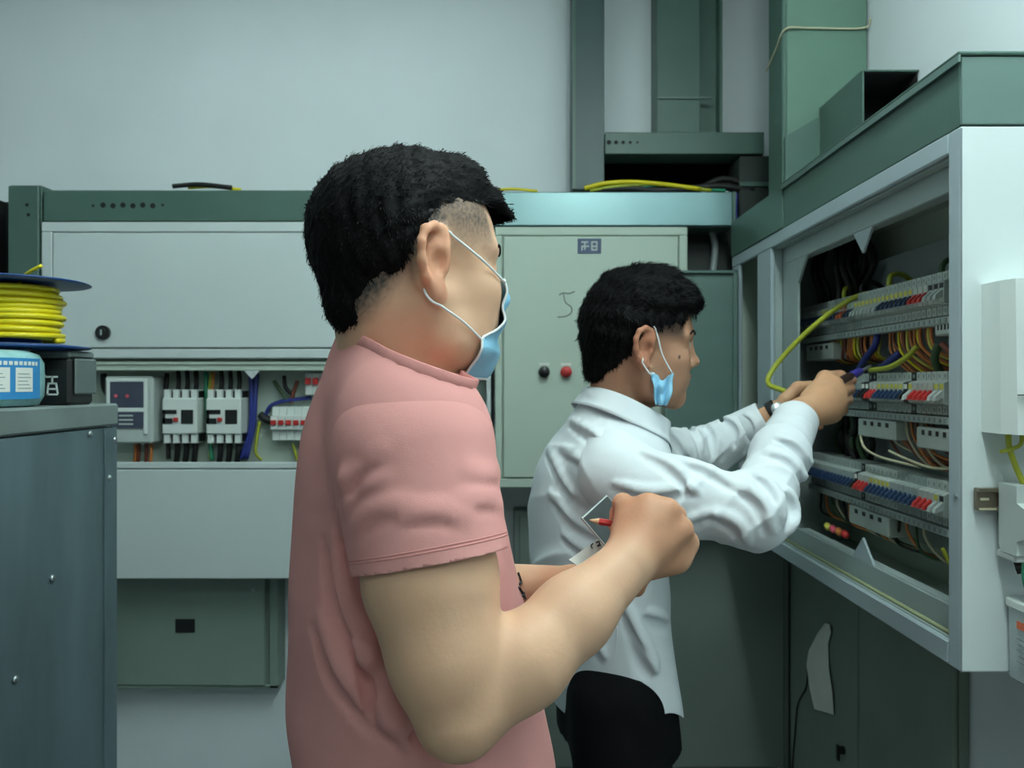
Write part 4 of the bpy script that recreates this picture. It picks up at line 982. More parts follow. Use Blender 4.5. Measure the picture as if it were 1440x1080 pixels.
# legs
hz1 = .93
hipL, hipR = np.array([-.16, 1.06, .90]), np.array([-.06, .88, .90])
legs(B1, hipL, hipR, np.array([-.13, 1.08, .48]), np.array([-.02, .86, .48]), np.array([-.16, 1.08, .09]), np.array([-.05, .85, .09]))
for an in ((-.16, 1.08), (-.05, .85)): B1.cone((an[0], an[1], .06), (an[0]+.13, an[1]+.05, .035), .038, .03, .03)
v, f = B1.mesh((-.34, .62, 0), (.26, 1.32, 1.74), .003)
man1 = empty('person', (-.11, .97, 0), 'person in a pink T-shirt and blue face mask holding a red pencil', 'person')
bo1 = obj('body', (v, f), M_skin, man1, True)
def skin_cols(v, fr, base, hand, hands, hair_fn, lipc, dark):
    q = fr.inv(v); c = np.tile(base, (len(v), 1)).astype(float)
    inhead = (q[:, 2] > -.12) & (np.abs(q[:, 0]) < .16) & (np.abs(q[:, 1]) < .12)
    ear = inhead & (np.abs(q[:, 1]) > .079) & (q[:, 2] < .045) & (q[:, 2] > -.04)
    c[ear] = c[ear]*[1.0, .82, .78]
    lip = inhead & (np.abs(q[:, 1]) < .021) & (q[:, 0] > .092) & (q[:, 2] < -.046) & (q[:, 2] > -.069)
    c[lip] = lipc
    for hp, hr in hands:
        w_ = sst(hr, hr*.6, np.linalg.norm(v-hp, axis=1))[:, None]; c = c*(1-w_)+SK(hand)*w_
    hf = np.where(inhead, hair_fn(q), 0)[:, None]
    return c*(1-hf)+SK(dark)*hf
def stub1(q):
    x, z = q[:, 0], q[:, 2]
    # clipped sides: grey stubble over the temple, dense towards the back and top, fading out behind the ear
    sp = .82+.36*np.random.RandomState(2).rand(len(x))
    temple = sst(.006, .062, z)*sst(.076, .064, x+(z-.05)*.18)*.80*sst(-.03, .012, x)
    ed = np.interp(z, [-.08, -.06, -.03, 0, .03, .05], [-.115, -.085, -.062, -.042, -.02, .0]); back = sst(.036, -.010, x-ed)
    return np.clip(np.maximum(temple, back)*sp, 0, 1)*np.where((np.abs(q[:, 1]) > .0785) & (z < .046) & (x > -.034), 0, 1)
lin = lambda *a: np.array(srgb(*a)[:3])
paint(bo1, skin_cols(v, H1, lin(214, 170, 140), lin(190, 138, 108), [(P(915, 745, .87), .075), (P(850, 810, 1.03), .12)], stub1, lin(170, 100, 90), lin(58, 56, 53)))
eyes(H1, man1); brows(B1, H1, man1)
# hair: full crop on top, tapering into the clipped sides
A1 = SDF()
A1.ell((-.014, 0, .051), (.1005, .0745, .0855), .01, fr=H1)
A1.ell((-.030, 0, .040), (.0870, .0745, .078), .02, fr=H1)
A1.ell((.005, 0, .085), (.074, .062, .052), .025, fr=H1)
A1.cone((.045, .034, .108), (.045, -.030, .110), .020, .020, .03, fr=H1)
A1.cone((.078, .030, .088), (.082, -.032, .088), .014, .013, .03, fr=H1)
A1.cone((.085, .028, .080), (.104, -.034, .074), .009, .006, .02, fr=H1)
A1.cone((-.060, 0, .0), (-.067, 0, -.040), .040, .032, .03, fr=H1)
def d1_(P_): return .0022*vnoise(P_, 420., 3)+.0022*vnoise(P_, 170., 4)
A1.disp = d1_
hv, hf_ = A1.mesh(H1.o-.17, H1.o+.17, .0028)
def h1_cut(p):
    q = H1.inv(p); x, z = q[:, 0], q[:, 2]
    zl = np.interp(x, [-.12, -.075, -.05, -.03, 0, .05, .075, .11], [-.075, -.072, -.045, .026, .070, .080, .082, .070])
    return zl-z
hv, hf_ = cut_fn((hv, hf_), h1_cut)
hair1 = obj('hair', (hv, hf_), M_hair, man1, True)
def flow1(q): return np.stack([np.where(q[:, 2] > .06, 1.0, .1), np.zeros(len(q)), np.where(q[:, 2] > .06, .1, -1.)], 1)
strands('hair_strands', A1, H1, (hv, hf_), 15000, .0075, flow1, hair1, 5, .0007, .10)
# T-shirt
S1 = SDF(); S1.loft([(z, x, y, a+.004, b+.002) for z, x, y, a, b in torso1], T1, .03)
S1.cone(np.array([-.122, .935, 1.53]), np.array([-.136, .945, 1.43]), .068, .080, .03)
S1.cone(np.array([-.16, .93, 1.47]), np.array([-.11, .80, 1.42]), .048, .068, .04)
S1.cone(np.array([-.16, .97, 1.47]), np.array([-.21, 1.09, 1.42]), .048, .055, .04)
S1.cone(np.array([-.13, .86, 1.43]), sh1+[0, .04, .0], .054, .072, .04)
S1.cone(np.array([-.17, 1.0, 1.445]), lsh1+[0, -.02, 0], .042, .055, .04)
rt = np.array([math.sin(math.radians(T1)), -math.cos(math.radians(T1)), 0]); fw = np.array([math.cos(math.radians(T1)), math.sin(math.radians(T1)), 0])
def folds1(P_):
    z = P_[:, 2]; u = P_@fw.astype(f32); s_ = P_@rt.astype(f32)
    w_ = sst(1.28, 1.05, z)
    d = .0045*w_*np.sin(u*26+z*30+2*np.sin(z*9))+.004*sst(1.3, .95, z)*np.sin(z*34+u*9+s_*14)
    d = d+.003*vnoise(P_, 26., 8)
    return d.astype(f32)
axa = (el1-sh1)/np.linalg.norm(el1-sh1)
S1.cone(sh1+[0, .004, 0], sh1+axa*.03+[0, .006, 0], .0755, .074, .05)
crease(S1, [[(470, 700), (490, 790), (540, 900)], [(455, 760), (470, 860), (520, 960)], [(440, 880), (470, 960), (530, 1040)], [(500, 900), (520, 980), (560, 1060)], [(560, 1000), (600, 1050), (680, 1070)]], .012, .006)
S1.disp = folds1
v, f = S1.mesh((-.40, .68, .84), (.16, 1.26, 1.58), .004)
cn = np.array([.34, -.04, .93]); cn /= np.linalg.norm(cn); cp = np.array([-.125, .938, 1.488])
v, f = cut((v, f), [(cp, cn), ((0, 0, .86), (0, 0, -1))])
shirt1 = shell(obj('t_shirt', (v, f), M_pink, man1, True), .0025)
# collar band
cen = cp; e1 = np.cross(cn, [0, 1, 0]); e1 /= np.linalg.norm(e1); e2 = np.cross(cn, e1)
th = np.linspace(0, 2*math.pi, 60, endpoint=False)
ring = cen-cn*.004+np.outer(np.cos(th), e1)*.2+np.outer(np.sin(th), e2)*.2
rp = S1.ray(ring, cen-cn*.004-ring, 0)
def band(ringpts, axis, h_, t, m, parent, name, n=None):
    p = np.asarray(ringpts); c = p.mean(0); out = p-c; out /= np.linalg.norm(out, axis=1)[:, None]; ax = axis/np.linalg.norm(axis); V = []
    for a, b in ((-1, 0), (-.9, 1), (.9, 1), (1, 0), (.9, -1), (-.9, -1)): V.append(p+ax*h_*a+out*t*b)
    k = len(p); Fc = []
    for i in range(6):
        for j in range(k): Fc.append((i*k+j, i*k+(j+1) % k, ((i+1) % 6)*k+(j+1) % k, ((i+1) % 6)*k+j))
    return obj(name, (np.vstack(V), Fc), m, parent, True)
band(rp, cn, .009, .0022, M_pinkd, shirt1, 'collar')
# sleeves
def sleeve(S, sh, el, t_end, ra, rb, fold, lo, hi, h=.004, tilt=None):
    ax = (el-sh); L_ = np.linalg.norm(ax); ax /= L_
    end = sh+ax*L_*t_end
    S.cone(sh, end+ax*.05, ra, rb, .02)
    S.disp = fold
    n_ = ax if tilt is None else tilt/np.linalg.norm(tilt)
    return cut(S.mesh(lo, hi, h), [(end, n_)]), end, n_
Q1 = SDF()
Q1.cone(np.array([-.125, .845, 1.425]), sh1+[-.002, .01, .012], .052, .074, .035)
axa = (el1-sh1)/np.linalg.norm(el1-sh1)
def fold_sl(P_):
    q = P_-sh1.astype(f32); t = q@axa.astype(f32); a = np.arctan2(q[:, 1], q[:, 0])
    g = sst(.05, .20, t)
    b = sst(-1.0, -.4, -np.abs(((a-2.6+math.pi) % (2*math.pi))-math.pi))     # rear side: gathered folds at the armpit
    d = .0070*g*np.sin(t*75+a*2.2)*b*sst(.2, .13, t)+.0014*g*np.sin(t*95+a*3+1.2*np.sin(a*4))+.003*vnoise(P_, 34., 12)
    return d.astype(f32)
Q1.cone(sh1, sh1+(el1-sh1)*.45, .0785, .0715, .02)
crease(Q1, [[(494, 735), (512, 708), (550, 690)], [(492, 700), (512, 676), (550, 650)], [(508, 762), (535, 738), (580, 725)], [(650, 680), (680, 690), (700, 680)], [(640, 730), (675, 722), (705, 728)], [(560, 745), (610, 740), (650, 748)]], .008, .0035)
(vs, fs), end1, ne1 = sleeve(Q1, sh1, el1, .425, .0785, .0715, fold_sl, sh1-[.18, .16, .26], sh1+[.16, .18, .16], .0035, np.array([.18, -.15, -1.]))
sl1 = shell(obj('sleeve', (vs, fs), M_pink, shirt1, True), .0022)
def loop_on(S, cen, nrm, rad=.16, n=64, off=0.):
    e1 = np.cross(nrm, [0, 1, .1]); e1 /= np.linalg.norm(e1); e2 = np.cross(nrm, e1)
    th = np.linspace(0, 2*math.pi, n, endpoint=False)
    ring = cen+np.outer(np.cos(th), e1)*rad+np.outer(np.sin(th), e2)*rad
    return S.ray(ring, cen-ring, off)
for o_ in (.012, .015): obj('hem_stitch', tube(loop_on(Q1, end1-ne1*o_, ne1), .0007, 5, True), M_pinkd, sl1, True)
Q1b = SDF(); Q1b.cone(np.array([-.185, 1.02, 1.43]), lsh1, .044, .058, .035)
(vs, fs), _, _ = sleeve(Q1b, lsh1, lel1, .62, .062, .070, lambda P_: (.003*vnoise(P_, 30., 5)).astype(f32), lsh1-[.14, .16, .24], lsh1+[.18, .2, .14], .005)
shell(obj('sleeve', (vs, fs), M_pink, shirt1, True), .0022)
# dark print on the chest
pr = []
for k, pts in enumerate([[(736, 800), (738, 812), (735, 822)], [(733, 806), (737, 818), (740, 826)], [(738, 815), (742, 828), (739, 838)], [(734, 826), (739, 834), (743, 842)], [(741, 806), (743, 820), (746, 834)]]):
    pp_ = np.array([P(a, b, .9) for a, b in spline([(a, b, 0) for a, b in pts], 5)[:, :2]])
    O_ = pp_*0+np.array([P(a-4, b, .5) for a, b in spline([(a, b, 0) for a, b in pts], 5)[:, :2]]); pp_ = S1.ray(O_, O_-[0, 0, EYE], .001, 1.2); pr.append(tube(pp_, .0016, 5))
obj('chest_print', join(*pr), M_print, shirt1, True)
# trousers and shoes
L1 = SDF(); L1.loft([(.80, -.10, .97, .12, .165), (.90, -.10, .97, .125, .165), (.98, -.105, .965, .12, .155)], T1, .03)
legs(L1, hipL, hipR, np.array([-.13, 1.08, .48]), np.array([-.02, .86, .48]), np.array([-.16, 1.08, .06]), np.array([-.05, .85, .06]), (.105, .08, .065))
L1.disp = lambda P_: (.004*vnoise(P_, 30., 2)).astype(f32)
v, f = cut(L1.mesh((-.34, .66, 0), (.16, 1.28, 1.04), .008), [((0, 0, .985), (0, 0, 1)), ((0, 0, .05), (0, 0, -1))])
shell(obj('trousers', (v, f), M_jean, man1, True), .003)
for an in ((-.16, 1.08), (-.05, .85)):
    s_ = SDF(); s_.cone((an[0]-.02, an[1]-.01, .055), (an[0]+.14, an[1]+.055, .04), .055, .045, .03); s_.cone((an[0], an[1], .1), (an[0], an[1], .05), .055, .05, .03)
    v, f = cut(s_.mesh((an[0]-.12, an[1]-.1, -.03), (an[0]+.24, an[1]+.16, .18), .006), [((0, 0, .0005), (0, 0, -1)), ((0, 0, .12), (0, 0, 1))]); obj('shoe', (v, f), M_shoe, man1, True)
# mask
def mask(Sb, fr, parent, ztop, zbot):
    na, nz = 41, 33; V = []
    zs = np.linspace(0, 1, nz); un = np.linspace(-1, 1, na); AA = np.radians(np.interp(zs, [0, .4, .52, .60, .75, 1], [38, 40, 46, 62, 64, 58]))
    O = []; D = []
    for t, am in zip(zs, AA):
        for a in un*am:
            z = ztop+(zbot-ztop)*t-.012*(1-math.cos(a))*(1-t)*0+.010*(1-t)*(-abs(math.sin(a)))
            O.append((.02+.2*math.cos(a), .2*math.sin(a), z)); D.append((-math.cos(a), -math.sin(a), 0))
    O = fr(np.array(O)); D = (fr.R@np.array(D).T).T
    p = Sb.ray(O, D, .004, .3)
    tt = np.repeat(zs, na); aa = np.outer(AA, un).ravel()
    # smooth the cloth so that it spans nose and chin, add pleats
    q = fr.inv(p); rad = np.hypot(q[:, 0]-.02, q[:, 1]).reshape(nz, na)
    for _ in range(10):
        r2 = rad.copy(); r2[1:-1] = (rad[:-2]+2*rad[1:-1]+rad[2:])/4; r2[:, 1:-1] = (r2[:, :-2]+2*r2[:, 1:-1]+r2[:, 2:])/4; rad = np.maximum(rad, r2)
    pleat = .0035*np.sin(tt.reshape(nz, na)*3*2*math.pi)*np.sin(tt.reshape(nz, na)*math.pi)
    rad = rad+pleat+.001
    q[:, 0] = .02+rad.ravel()*np.cos(aa); q[:, 1] = rad.ravel()*np.sin(aa)
    p = fr(q); Fc = [(i*na+j, i*na+j+1, (i+1)*na+j+1, (i+1)*na+j) for i in range(nz-1) for j in range(na-1)]
    o = obj('face_mask', (p, Fc), M_mask, parent, True); shell(o, .0012, 1)
    g = p.reshape(nz, na, 3)
    for nm, pts in (('mask_edge', g[0]), ('mask_edge', g[-1]), ('mask_edge', g[:, 0]), ('mask_edge', g[:, -1])):
        obj(nm, tube(pts, .0016, 6), M_maskw, o, True)
    return o, g
mk1, g1 = mask(B1, H1, man1, .004, -.114)
def loops(Sb, fr, parent, g):
    for s, col in ((-1, 0), (1, -1)):
        top, bot = fr.inv(g[1, col]), fr.inv(g[20, col])
        a = fr(np.array([top, top*.5+SK([.016, s*.082, .030])*.5+[0, s*.004, 0], [.014, s*.080, .032], [.004, s*.078, .038], [-.008, s*.074, .040], [-.018, s*.071, .026]]))
        b = fr(np.array([[-.018, s*.071, .026], [-.020, s*.071, .005], [-.018, s*.074, -.016], [-.008, s*.081, -.036], bot*.5+SK([-.004, s*.083, -.038])*.5+[0, s*.004, 0], bot]))
        for pts in (a, b):
            p = spline(pts, 10); d = Sb.ev(p); gr = Sb.grad(p); hid = sst(.004, .010, fr.inv(p)[:, 0]) if pts is a else sst(-.016, -.030, fr.inv(p)[:, 2]); p = p+gr*(np.maximum(.0016-d, 0)*hid)[:, None]
            obj('ear_loop', tube(p, .0015, 6), M_maskw, parent, True)
loops(B1, H1, mk1, g1)
# pencil, phone and paper held in the hands
pa, pb = P(827, 731, .925), P(900, 742, .905); dx = (pb-pa)/np.linalg.norm(pb-pa)
pc = empty('pencil', pa, 'red pencil pinched in the fist of the man in pink', 'pencil')
obj('shaft', lathe(pa+dx*.014, dx, [(.0042, 0), (.0042, .075)], 6), M_red, pc); obj('sharpened_wood', lathe(pa+dx*.002, dx, [(.0008, 0), (.0042, .012)], 10), mat('pencil_wood', srgb(216, 176, 136), .7, noise=.1), pc)
obj('lead', lathe(pa, dx, [(.0002, 0), (.0008, .002)], 8), M_print, pc)
def slab(c0, c1, c2, t, m, name, parent=None, inset=0.):
    """board from three corners (c0 origin, c1 along width, c2 along height)"""
    c0, c1, c2 = [np.asarray(c, float) for c in (c0, c1, c2)]; u = c1-c0; v_ = c2-c0; n_ = np.cross(u, v_); n_ /= np.linalg.norm(n_)
    q = [c0+u*a+v_*b for a, b in ((inset, inset), (1-inset, inset), (1-inset, 1-inset), (inset, 1-inset))]
    V = q+[p+n_*t for p in q]
    return obj(name, (np.array(V), [(3,2,1,0),(4,5,6,7),(0,1,5,4),(1,2,6,5),(2,3,7,6),(3,0,4,7)]), m, parent)
k0 = P(818, 728, 1.0); k1 = P(853, 696, 1.03); k2 = P(880, 800, .985)
ph = empty('phone', k0, 'dark-screened phone with a pale edge behind the red pencil', 'phone')
slab(k0, k1, k2, .004, M_lgrey, 'case', ph)
nn = np.cross(k1-k0, k2-k0); nn /= np.linalg.norm(nn)
sg = 1 if nn[1] < 0 else -1
slab(k0+nn*(.0042 if sg > 0 else -.001), k1+nn*(.0042 if sg > 0 else -.001), k2+nn*(.0042 if sg > 0 else -.001), .0008, mat('dark_screen', srgb(26, 32, 32), .35, noise=.3, nscale=90), 'screen', ph, .022)
n0 = P(800, 787, 1.02); n1 = P(850, 752, 1.04); n2 = P(835, 812, 1.005)
pg = empty('paper_sheet', n0, 'white paper slip with handwriting under the phone', 'paper')
slab(n0, n1, n2, .0012, M_paper, 'sheet', pg)
nn = np.cross(n1-n0, n2-n0); nn /= np.linalg.norm(nn); 
if nn[1] > 0: nn = -nn
hw = [[(834, 765), (831, 768), (833, 772)], [(838, 764), (842, 762), (843, 766), (840, 769), (845, 767)]]
def on_plane(px, py):
    r_ = np.array([(px-720)/F, 1, -(py-540)/F]); c_ = np.array([0, 0, EYE]); t = ((n0-c_)@nn)/(r_@nn); return c_+r_*t+nn*.0018
obj('handwriting', join(*[tube(spline([on_plane(a, b) for a, b in q], 4), .0009, 5) for q in hw]), M_print, pg, True)

# ================================================================== man in the white shirt
H2 = Frame((.241, 1.475, 1.522), 6, 4, 8, 1.02)
T2 = 28
sh2 = P(868, 668, 1.37); el2 = P(1060, 722, 1.30); wr2 = P(1122, 585, 1.50)
lsh2 = P(915, 640, 1.66); lel2 = P(985, 640, 1.80); lwr2 = P(1088, 584, 1.74)
torso2 = [(.78, .215, 1.52, .100, .16), (.90, .195, 1.52, .104, .165), (1.0, .178, 1.52, .106, .165), (1.10, .165, 1.52, .112, .17), (1.20, .170, 1.52, .118, .175), (1.28, .178, 1.515, .112, .17), (1.34, .188, 1.51, .095, .14), (1.39, .200, 1.50, .07, .09), (1.43, .208, 1.495, .05, .055)]
B2 = SDF()
B2.loft([(z, x, y, a-.028, b-.03) for z, x, y, a, b in torso2], T2, .03)
B2.cone(H2((-.022, 0, -.03)), np.array([.195, 1.50, 1.37]), .055, .058, .03)
head(B2, H2, 1.0, .98)
B2.cone(np.array([.19, 1.43, 1.34]), sh2, .045, .046, .03); B2.cone(sh2, el2, .045, .038, .03); B2.cone(el2, wr2, .040, .028, .03)
B2.cone(np.array([.2, 1.58, 1.34]), lsh2, .045, .046, .03); B2.cone(lsh2, lel2, .045, .038, .03); B2.cone(lel2, lwr2, .040, .027, .03)
# right hand gripping the screwdriver
mq = [P(1174, 540, 1.575), P(1180, 553, 1.56), P(1180, 568, 1.55), P(1172, 583, 1.545)]
for m_, r_ in zip(mq, (.0155, .016, .0155, .015)): B2.cone(wr2+(m_-wr2)*.15, m_, .024, r_, .018)
gt = [P(1196, 535, 1.625), P(1194, 548, 1.615), P(1191, 562, 1.605), P(1184, 577, 1.60)]
for m_, g_ in zip(mq, gt): hand_chain(B2, [m_, g_, g_+[-.012, .022, -.012], g_+[-.034, .020, -.010]], .0125, .0088)
hand_chain(B2, [P(1138, 560, 1.54), P(1160, 532, 1.59), P(1182, 527, 1.62)], .018, .0105, .012)
B2.ell((wr2+mq[1]+mq[2])/3+[0, .012, 0], (.030, .028, .036), .02)
# left hand holding a cable behind
lq = [P(1122, 556, 1.76), P(1124, 566, 1.75), P(1123, 576, 1.745), P(1119, 586, 1.745)]
for m_ in lq: B2.cone(lwr2+(m_-lwr2)*.15, m_, .021, .0145, .016)
for m_ in lq: hand_chain(B2, [m_, m_+[.032, .008, .010], m_+[.052, .0, -.004], m_+[.050, -.012, -.022]], .0118, .008)
hand_chain(B2, [P(1104, 562, 1.73), P(1122, 545, 1.73), P(1140, 541, 1.735)], .0155, .0095, .01)
h2L, h2R = np.array([.225, 1.59, .86]), np.array([.20, 1.44, .86])
legs(B2, h2L, h2R, np.array([.28, 1.63, .46]), np.array([.20, 1.40, .46]), np.array([.24, 1.64, .09]), np.array([.16, 1.39, .09]), (.075, .052, .036))
for an in ((.24, 1.64), (.16, 1.39)): B2.cone((an[0], an[1], .06), (an[0]+.12, an[1]+.05, .035), .036, .03, .03)
v, f = B2.mesh((-.02, 1.20, 0), (.86, 1.92, 1.66), .0034)
man2 = empty('person', (.21, 1.52, 0), 'person in a white shirt reaching into the breaker cabinet', 'person')
bo2 = obj('body', (v, f), M_skin, man2, True)
def stub2(q):
    x, z = q[:, 0], q[:, 2]
    line = np.where(x > -.0, .020, .020+(x)*1.15)
    return sst(line-.008, line+.02, z)*sst(.070, .058, x+(z-.05)*.2)*.85*np.where((np.abs(q[:, 1]) > .0785) & (z < .046) & (x > -.034), 0, 1)
cols2 = skin_cols(v, H2, lin(176, 132, 106), lin(196, 150, 116), [(P(1150, 560, 1.55), .11), (P(1110, 565, 1.74), .1)], stub2, lin(150, 92, 82), lin(34, 30, 30))
mole = H2((.060, -.062, -.010)); w_ = np.linalg.norm(v-B2.project(np.array([mole]))[0], axis=1) < .0035; cols2[w_] = lin(60, 40, 36)
paint(bo2, cols2)
eyes(H2, man2); brows(B2, H2, man2)
A2 = SDF()
A2.ell((-.008, 0, .054), (.099, .081, .086), .01, fr=H2)
A2.ell((-.028, 0, .040), (.082, .080, .080), .02, fr=H2)
A2.ell((.018, 0, .095), (.082, .070, .050), .03, fr=H2)
A2.cone((.072, .035, .090), (.074, -.036, .088), .021, .020, .03, fr=H2)
A2.cone((-.050, .03, .10), (.03, -.02, .130), .020, .014, .04, fr=H2)
A2.cone((-.058, 0, .0), (-.066, 0, -.040), .044, .036, .03, fr=H2)
A2.disp = lambda P_: .0030*vnoise(P_, 330., 3)+.0045*vnoise(P_, 120., 6)
hv, hf_ = A2.mesh(H2.o-.17, H2.o+.17, .003)
def h2_cut(p):
    q = H2.inv(p); x, z = q[:, 0], q[:, 2]
    zl = np.interp(x, [-.12, -.075, -.045, -.022, -.005, .03, .055, .075, .11], [-.080, -.078, -.045, .022, .040, .042, .050, .070, .068])
    return zl-z
hv, hf_ = cut_fn((hv, hf_), h2_cut)
hair2 = obj('hair', (hv, hf_), M_hair, man2, True)
def flow2(q): return np.stack([np.where(q[:, 2] > .07, 1.0, .15), -.2*np.ones(len(q)), np.where(q[:, 2] > .07, .1, -1.)], 1)
strands('hair_strands', A2, H2, (hv, hf_), 14000, .014, flow2, hair2, 9, .0008, .18)
# shirt body
S2 = SDF(); S2.loft([(z, x, y, a+.004, b) for z, x, y, a, b in torso2], T2, .03)
S2.cone(np.array([.205, 1.495, 1.42]), np.array([.198, 1.495, 1.37]), .064, .080, .03)
S2.cone(np.array([.185, 1.45, 1.375]), sh2+[-.01, .03, .01], .040, .058, .045)
S2.cone(np.array([.205, 1.55, 1.375]), lsh2+[-.01, -.02, 0], .040, .055, .045)
fw2 = np.array([math.cos(math.radians(T2)), math.sin(math.radians(T2)), 0]); rt2 = np.array([fw2[1], -fw2[0], 0])
def folds2(P_):
    z = P_[:, 2]; u = (P_-SK([.18, 1.52, 0]).astype(f32))@fw2.astype(f32)
    rg = lambda x: (1-np.abs(np.sin(x)))**2.2
    n_ = vnoise(P_, 14., 17); m_ = sst(-.35, .4, vnoise(P_, 17., 23))
    d = -.0060*sst(.03, -.05, u)*rg(z*26+u*34+n_*1.5)*sst(1.0, 1.12, z)*sst(1.40, 1.3, z)*m_
    d = d-.0060*sst(1.10, .98, z)*sst(.86, .92, z)*rg(u*22+z*16+n_)*m_+.0030*vnoise(P_, 24., 21)
    return d.astype(f32)
crease(S2, [[(768, 640), (795, 690), (845, 735)], [(772, 700), (805, 742), (850, 768)], [(790, 640), (825, 668), (850, 700)], [(790, 760), (830, 790), (860, 800)], [(800, 600), (830, 620), (860, 650)], [(868, 850), (888, 890), (915, 935)], [(905, 870), (925, 880), (940, 884)], [(800, 850), (826, 890), (842, 915)], [(885, 900), (902, 930), (915, 950)], [(820, 560), (850, 575), (885, 590)]], .009, .005)
S2.disp = folds2
v, f = S2.mesh((-.02, 1.28, .78), (.46, 1.76, 1.46), .004)
cn2 = np.array([.42, .12, .9]); cn2 /= np.linalg.norm(cn2); cp2 = np.array([.203, 1.495, 1.405])
zh = .86
v, f = cut((v, f), [(cp2, cn2), ((0, 0, zh), (0, 0, -1))])
ut = (v-[.2, 1.52, 0])@fw2; tail = .045*sst(0, .10, np.abs(ut)); v[:, 2] -= tail*sst(zh+.2, zh, v[:, 2])
shirt2 = shell(obj('shirt', (v, f), M_shirt, man2, True), .002)
# sleeves
def seg_sleeve(name, S, chain, radii, foldf, lo, hi, endp, endn, h=.0036, lines=None):
    for i in range(len(chain)-1): S.cone(chain[i], chain[i+1], radii[i], radii[i+1], .03)
    if lines: crease(S, lines, .0085, .0048)
    S.disp = foldf
    v, f = cut(S.mesh(lo, hi, h), [(endp, endn)])
    return shell(obj(name, (v, f), M_shirt, shirt2, True), .002)
def fold_arm(sh, el, wr, seed, amp=1.):
    a1 = ((el-sh)/np.linalg.norm(el-sh)).astype(f32); a2 = ((wr-el)/np.linalg.norm(wr-el)).astype(f32); el_ = el.astype(f32)
    def fn(P_):
        q = P_-el_; t1 = q@a1; t2 = q@a2; n_ = vnoise(P_, 28., seed)
        near = np.exp(-((q*q).sum(1))/.012)
        w2 = sst(.0, .05, t2)
        rg = lambda x: (1-np.abs(np.sin(x)))**2.2
        m_ = sst(-.3, .5, vnoise(P_, 16., seed+3))
        d = -amp*(.0050*rg(t2*46+n_*1.6+q[:, 1]*14)*w2*m_+.0055*rg(t1*30+n_*1.8+q[:, 2]*22)*(1-w2)*m_+.0050*near*rg(q[:, 2]*48-q[:, 0]*40+n_))+.0028*n_
        return d.astype(f32)
    return fn
ax2 = (wr2-el2)/np.linalg.norm(wr2-el2); en2 = wr2-ax2*.012
R2 = SDF(); R2.cone(np.array([.18, 1.44, 1.36]), sh2, .042, .062, .04)
sl2 = seg_sleeve('sleeve', R2, [sh2, (sh2+el2)/2+[0, 0, -.008], el2, el2*.45+wr2*.55, en2+ax2*.03], [.066, .064, .056, .049, .040], fold_arm(sh2, el2, wr2, 31), np.minimum.reduce([sh2, el2, wr2])-.11, np.maximum.reduce([sh2, el2, wr2])+.11, en2, ax2, lines=[[(1072, 640), (1108, 655), (1132, 690)], [(1088, 620), (1116, 634), (1138, 662)], [(1052, 668), (1078, 692), (1092, 740)], [(1030, 690), (1062, 712), (1075, 752)], [(955, 655), (990, 668), (1030, 692)], [(862, 690), (920, 704), (985, 692)], [(885, 735), (950, 745), (1010, 728)], [(1000, 730), (1030, 745), (1040, 765)], [(900, 640), (940, 665), (975, 700)], [(1095, 690), (1112, 715), (1105, 745)]])
def cuff(S, end, ax, parent, L_=.05):
    rings = []
    for t, o_ in ((-L_, .001), (-L_+.002, .0035), (0, .0035), (.002, .002)):
        rings.append(loop_on(S, end+ax*t, ax, .12, 40, o_))
    V = np.vstack(rings); k = 40; Fc = [(i*k+j, i*k+(j+1) % k, (i+1)*k+(j+1) % k, (i+1)*k+j) for i in range(3) for j in range(k)]
    o = obj('cuff', (V, Fc), M_shirt, parent, True); shell(o, .0025); return o
R2s = SDF(); R2s.cone(wr2-ax2*.12, en2+ax2*.03, .045, .0375, .02)
cuff(R2s, en2, ax2, sl2)
ax3 = (lwr2-lel2)/np.linalg.norm(lwr2-lel2); en3 = lwr2-ax3*.022
R3 = SDF(); R3.cone(np.array([.21, 1.57, 1.36]), lsh2, .042, .06, .04)
sl3 = seg_sleeve('sleeve', R3, [lsh2, lel2, en3+ax3*.03], [.062, .060, .042], fold_arm(lsh2, lel2, lwr2, 37, 1.2), np.minimum.reduce([lsh2, lel2, lwr2])-.11, np.maximum.reduce([lsh2, lel2, lwr2])+.11, en3, ax3, lines=[[(955, 590), (975, 610), (985, 640)], [(985, 590), (998, 612), (1002, 640)], [(1010, 588), (1030, 605), (1032, 632)], [(1040, 586), (1052, 600), (1056, 622)], [(930, 600), (950, 625), (965, 650)]])
R3s = SDF(); R3s.cone(lwr2-ax3*.12, en3+ax3*.03, .046, .039, .02)
cuff(R3s, en3, ax3, sl3)
# collar: a stand and a turned-down leaf
def collar(S, cp, cn, h0, fall, spread, parent, front):
    e1 = front-cn*(front@cn); e1 /= np.linalg.norm(e1); e2 = np.cross(cn, e1); k = 56
    th = np.radians(np.linspace(22, 338, k))
    ring = np.outer(np.cos(th), e1)+np.outer(np.sin(th), e2)
    base = S.ray(cp-cn*.012+ring*.2, -ring, .001)
    up = base+cn*h0-ring*.004
    rows_ = [base, (base+up)/2, up, up+ring*.0025+cn*.0015]
    wing = np.exp(-((np.abs(np.degrees(th)-180)-158)/24.)**2)[:, None]
    for t in np.linspace(.15, 1, 6):
        q = up+ring*(.004+spread*t)-cn*(t*(fall+.022*wing)); q = q+S.grad(q)*np.maximum(.0035-S.ev(q), 0)[:, None]; rows_.append(q)
    V = np.vstack(rows_); Fc = [(i*k+j, i*k+j+1, (i+1)*k+j+1, (i+1)*k+j) for i in range(len(rows_)-1) for j in range(k-1)]
    o = obj('collar', (V, Fc), M_shirt, parent, True); o.data.set_sharp_from_angle(angle=.6); shell(o, .0018, 0); return o
